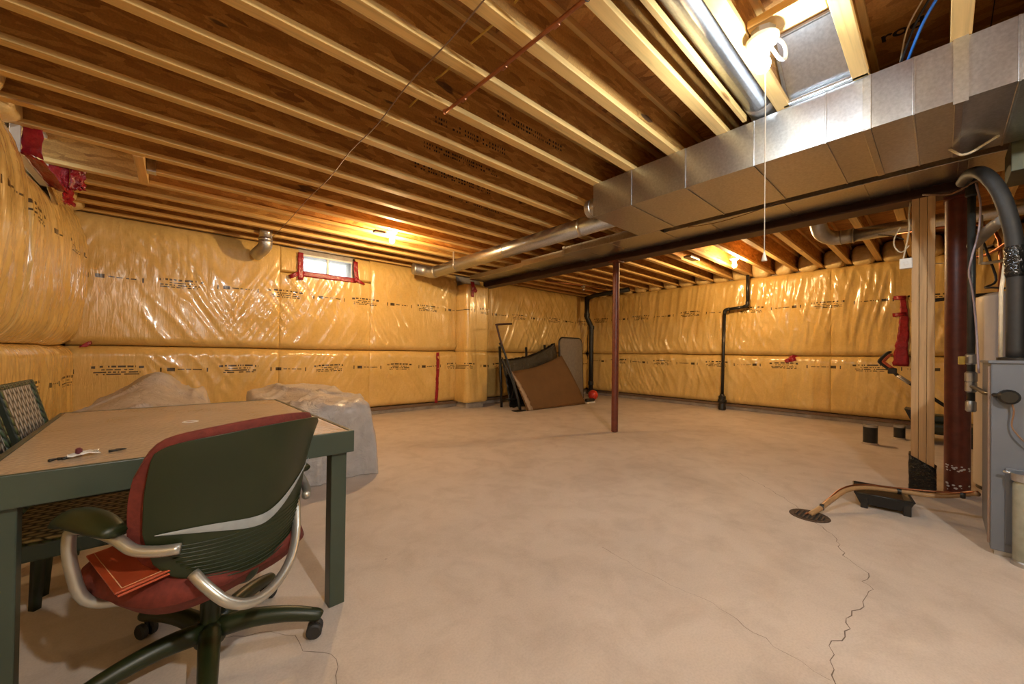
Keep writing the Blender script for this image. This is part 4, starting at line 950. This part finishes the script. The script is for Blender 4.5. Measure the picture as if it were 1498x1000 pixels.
# ------------------------------------------------------------------ things under drop cloths
a = N('drop_cloth'); fz = a.noise(a.coord('Position'), 7, 4, .6, .8)
a.set(Base_Color=a.ramp(fz, [(.3, (.40, .37, .35)), (.7, (.50, .47, .45))]), Roughness=.42, Coat_Weight=.25, Coat_Roughness=.25); a.bump(a.noise(a.coord('Position'), 9, 5, .6, 1.6), .7, .03); M['cloth'] = a.m
def draped(name, label, poly, top, floor_z, flare, seed, n=190):
    """poly: outline of the covered load (ccw), top(x,y): its height; the cloth falls from the edge in folds"""
    pts = [Vector((p[0], p[1], 0)) for p in poly]; pts.append(pts[0]); out = []
    L = [0]
    for a_, b_ in zip(pts, pts[1:]): L.append(L[-1]+(b_-a_).length)
    cx = sum(p[0] for p in poly)/len(poly); cy = sum(p[1] for p in poly)/len(poly); c = Vector((cx, cy, 0))
    ring = []
    for i in range(n):
        s = L[-1]*i/n; k = max(j for j in range(len(L)-1) if L[j] <= s); ring.append(pts[k].lerp(pts[k+1], (s-L[k])/(L[k+1]-L[k])))
    for _ in range(5): ring = [(ring[i-1]+ring[i]*2+ring[(i+1) % n])/4 for i in range(n)]
    R = []
    kt, ks = 30, 18; P = np.zeros((n, kt+ks, 3))
    for i, e in enumerate(ring):
        d = (e-c); fold = float(vnoise(np.array([i*.16]), np.array([seed*3.1]), seed)[0]); f2 = float(vnoise(np.array([i*.45]), np.array([seed*1.7]), seed+4)[0])
        ze = top(e.x, e.y); dn = d.normalized()
        for j in range(kt):
            t_ = j/(kt-1); q = c+d*t_
            wr = .018*(float(vnoise(np.array([q.x*6]), np.array([q.y*6]), seed+2)[0])-.5)+.042*float(ridge(np.array([q.x]), np.array([q.y]), .7, 4.5, 1.0, seed+5, 5)[0])+.030*float(ridge(np.array([q.x]), np.array([q.y]), -.6, 5.5, .9, seed+6, 5)[0])
            P[i, j] = (q.x, q.y, top(q.x, q.y)*(1-.0*t_)-.035*max(0, (t_-.9)/.1)**2+wr)
        for j in range(ks):
            t_ = (j+1)/ks; zz = (ze-.04)*(1-t_)+floor_z*t_
            o_ = .02+flare*t_**1.3+(.17*(fold-.5)+.07*(abs(2*f2-1)-.5))*min(1, t_*1.8)
            q = e+dn*o_; P[i, kt+j] = (q.x, q.y, max(floor_z, zz))
    o = gridmesh(name, P, M['cloth'], None, wrap=True)
    return tag(recenter(o), label, 'drop cloth')
def hum(x, y, c, s): return math.exp(-(((x-c[0])/s[0])**2+((y-c[1])/s[1])**2))
draped('covered_furniture', 'boxy furniture under a translucent drop cloth beyond the table', [(.62, 3.42), (1.30, 3.44), (1.44, 4.0), (1.46, 5.3), (.58, 5.4), (.52, 4.6)], lambda x, y: .62+.05*hum(x, y, (.95, 5.1), (.4, .5))-.05*hum(x, y, (.75, 4.4), (.12, .4))+.03*hum(x, y, (1.0, 4.3), (.1, .6)), .004, .05, 3)
draped('covered_pile', 'lumpy pile under a pale drop cloth in the left corner', [(-.62, 3.62), (.08, 3.70), (.22, 4.5), (.20, 5.7), (-.60, 5.9), (-.70, 4.8)], lambda x, y: .50+.30*hum(x, y, (-.20, 5.3), (.30, .5))+.17*hum(x, y, (-.30, 4.5), (.35, .5))-.10*hum(x, y, (-.55, 3.6), (.3, .5))+.10*hum(x, y, (.25, 5.2), (.15, .35)), .004, .06, 7)

# ------------------------------------------------------------------ things stacked in the far corner
M['card'] = plain('brown_cardboard', (.135, .068, .021), .75, 0, .1, 5)
def sheet(name, TL, TR, BR, BL, sag_top, bulge, m, parent=None, thick=.012, n=24, k=16, crumple=0, seed=1):
    TL, TR, BR, BL = map(np.array, (TL, TR, BR, BL)); P = np.zeros((n, k, 3)); rnd = np.random.RandomState(seed)
    for i in range(n):
        u = i/(n-1)
        for j in range(k):
            v = j/(k-1); p = (BL*(1-u)+BR*u)*(1-v)+(TL*(1-u)+TR*u)*v
            p = p+np.array([0, -1, 0])*bulge*math.sin(math.pi*v)*(.6+.4*math.sin(math.pi*u))+np.array([0, 0, -1])*sag_top*math.sin(math.pi*u)*v
            P[i, j] = p+rnd.uniform(-crumple, crumple, 3)
    P[:, :, 2] = np.maximum(P[:, :, 2], .004)
    return gridmesh(name, P, m, parent, thick=thick)
cb = thing('cardboard_sheet', 'large curved brown cardboard leaning against black plastic in far corner', 'cardboard', (5.75, 5.4, 0))
sheet('sheet', (4.86, 5.60, .74), (6.40, 5.62, 1.07), (6.72, 5.18, .006), (4.98, 5.22, .006), .07, .05, M['card'], cb)
sheet('fold_line', (4.90, 5.42, .42), (6.50, 5.43, .56), (6.50, 5.425, .548), (4.90, 5.415, .408), .03, 0, plain('dark_fold', (.10, .05, .02), .8), cb, .002, 20, 3)
sheet('torn_edge', (4.84, 5.59, .76), (4.90, 5.58, .75), (5.12, 5.19, .006), (5.00, 5.19, .006), 0, .06, plain('scuffed_edge', (.36, .26, .17), .7), cb, .008, 4, 24, .012, 5)
bp = thing('wrapped_load', 'black plastic sheet with dark uprights behind the cardboard', 'plastic sheet', (5.6, 5.8, 0))
sheet('plastic_sheet', (4.85, 5.85, .98), (6.45, 5.88, 1.36), (6.60, 5.72, .01), (4.95, 5.70, .01), .10, .04, M['bag'], bp, .01, 34, 20, .011, 6)
for x, z in ((4.88, 1.24), (5.62, 1.24), (6.20, 1.30)): tube('upright', [(x+.05, 5.93, .0), (x, 5.95, z)], .028, M['black_abs'], bp, 8)
ht = thing('tubular_frame', 'dark tubular frame with bent handle leaning beside the cardboard', 'frame', (4.8, 5.5, 0))
tube('handle', [(5.02, 5.75, 1.70), (4.62, 5.72, 1.66), (4.60, 5.70, 1.62), (4.66, 5.66, 1.35), (4.80, 5.50, .72), (4.93, 5.36, .02)], .020, M['beam_steel'], ht, 10, 2)
tube('side_rail', [(4.60, 5.62, 1.30), (4.70, 5.56, 1.08), (4.82, 5.44, .55), (4.90, 5.32, .03)], .020, M['black_abs'], ht, 10, 2)
tube('side_rail', [(4.64, 5.58, 1.02), (4.78, 5.46, .60), (4.86, 5.36, .20), (4.88, 5.34, .03)], .014, M['black_abs'], ht, 10, 2)
box('cross_bar', 4.70, 5.02, 5.50, 5.52, .20, .23, M['black_abs'], ht, .004); box('toe_plate', 4.74, 4.98, 5.24, 5.40, 0, .012, M['black_abs'], ht, .003); tube('brace', [(4.84, 5.42, .50), (4.98, 5.72, .10)], .012, M['black_abs'], ht, 8)
gb = thing('grey_panel', 'tall grey panel with dark rounded rim standing in far corner', 'panel', (7.0, 5.95, 0))
def rounded_panel(name, x0, x1, y, z0, z1, r, th, m, parent, lean):
    out = [(x0, z0), (x1, z0)]+[(x1-r+r*math.cos(q), z1-r+r*math.sin(q)) for q in np.linspace(0, math.pi/2, 8)]+[(x0+r-r*math.sin(q), z1-r+r*math.cos(q)) for q in np.linspace(0, math.pi/2, 8)]
    V = [(x, y-th/2+lean*z, z) for x, z in out]+[(x, y+th/2+lean*z, z) for x, z in out]; n = len(out)
    return mesh(name, V, [tuple(range(n)), tuple(range(2*n-1, n-1, -1))]+[(i, i+n, (i+1) % n+n, (i+1) % n) for i in range(n)], m, parent), out
pnl, out = rounded_panel('panel_face', 6.60, 7.42, 5.80, .03, 1.48, .12, .04, plain('grey_table_top', (.19, .175, .16), .5), gb, .05)
tube('rim', [(x, 5.80+.05*z, z) for x, z in out+[out[0]]], .024, M['black_abs'], gb, 8)
tag(recenter(lathe('red_ball', [(.0, -.12)]+[(.12*math.sin(q), -.12*math.cos(q)) for q in np.linspace(.2, math.pi-.2, 12)]+[(.0, .12)], (7.50, 5.56, .12), plain('red_rubber_ball', (.60, .045, .025), .35), None, 24)), 'red ball on the floor in the far corner', 'ball')
sh = thing('small_bundle', 'small black and white bundle on the floor beside the red ball', 'bundle', (6.95, 5.25, 0))
box('white_base', 6.80, 7.12, 5.20, 5.32, 0, .03, M['white_pl'], sh, .012); bm = bmesh.new(); add_box(bm, 6.84, 7.11, 5.205, 5.315, .028, .10, .03, 3); from_bm('black_top', bm, M['black_abs'], sh)
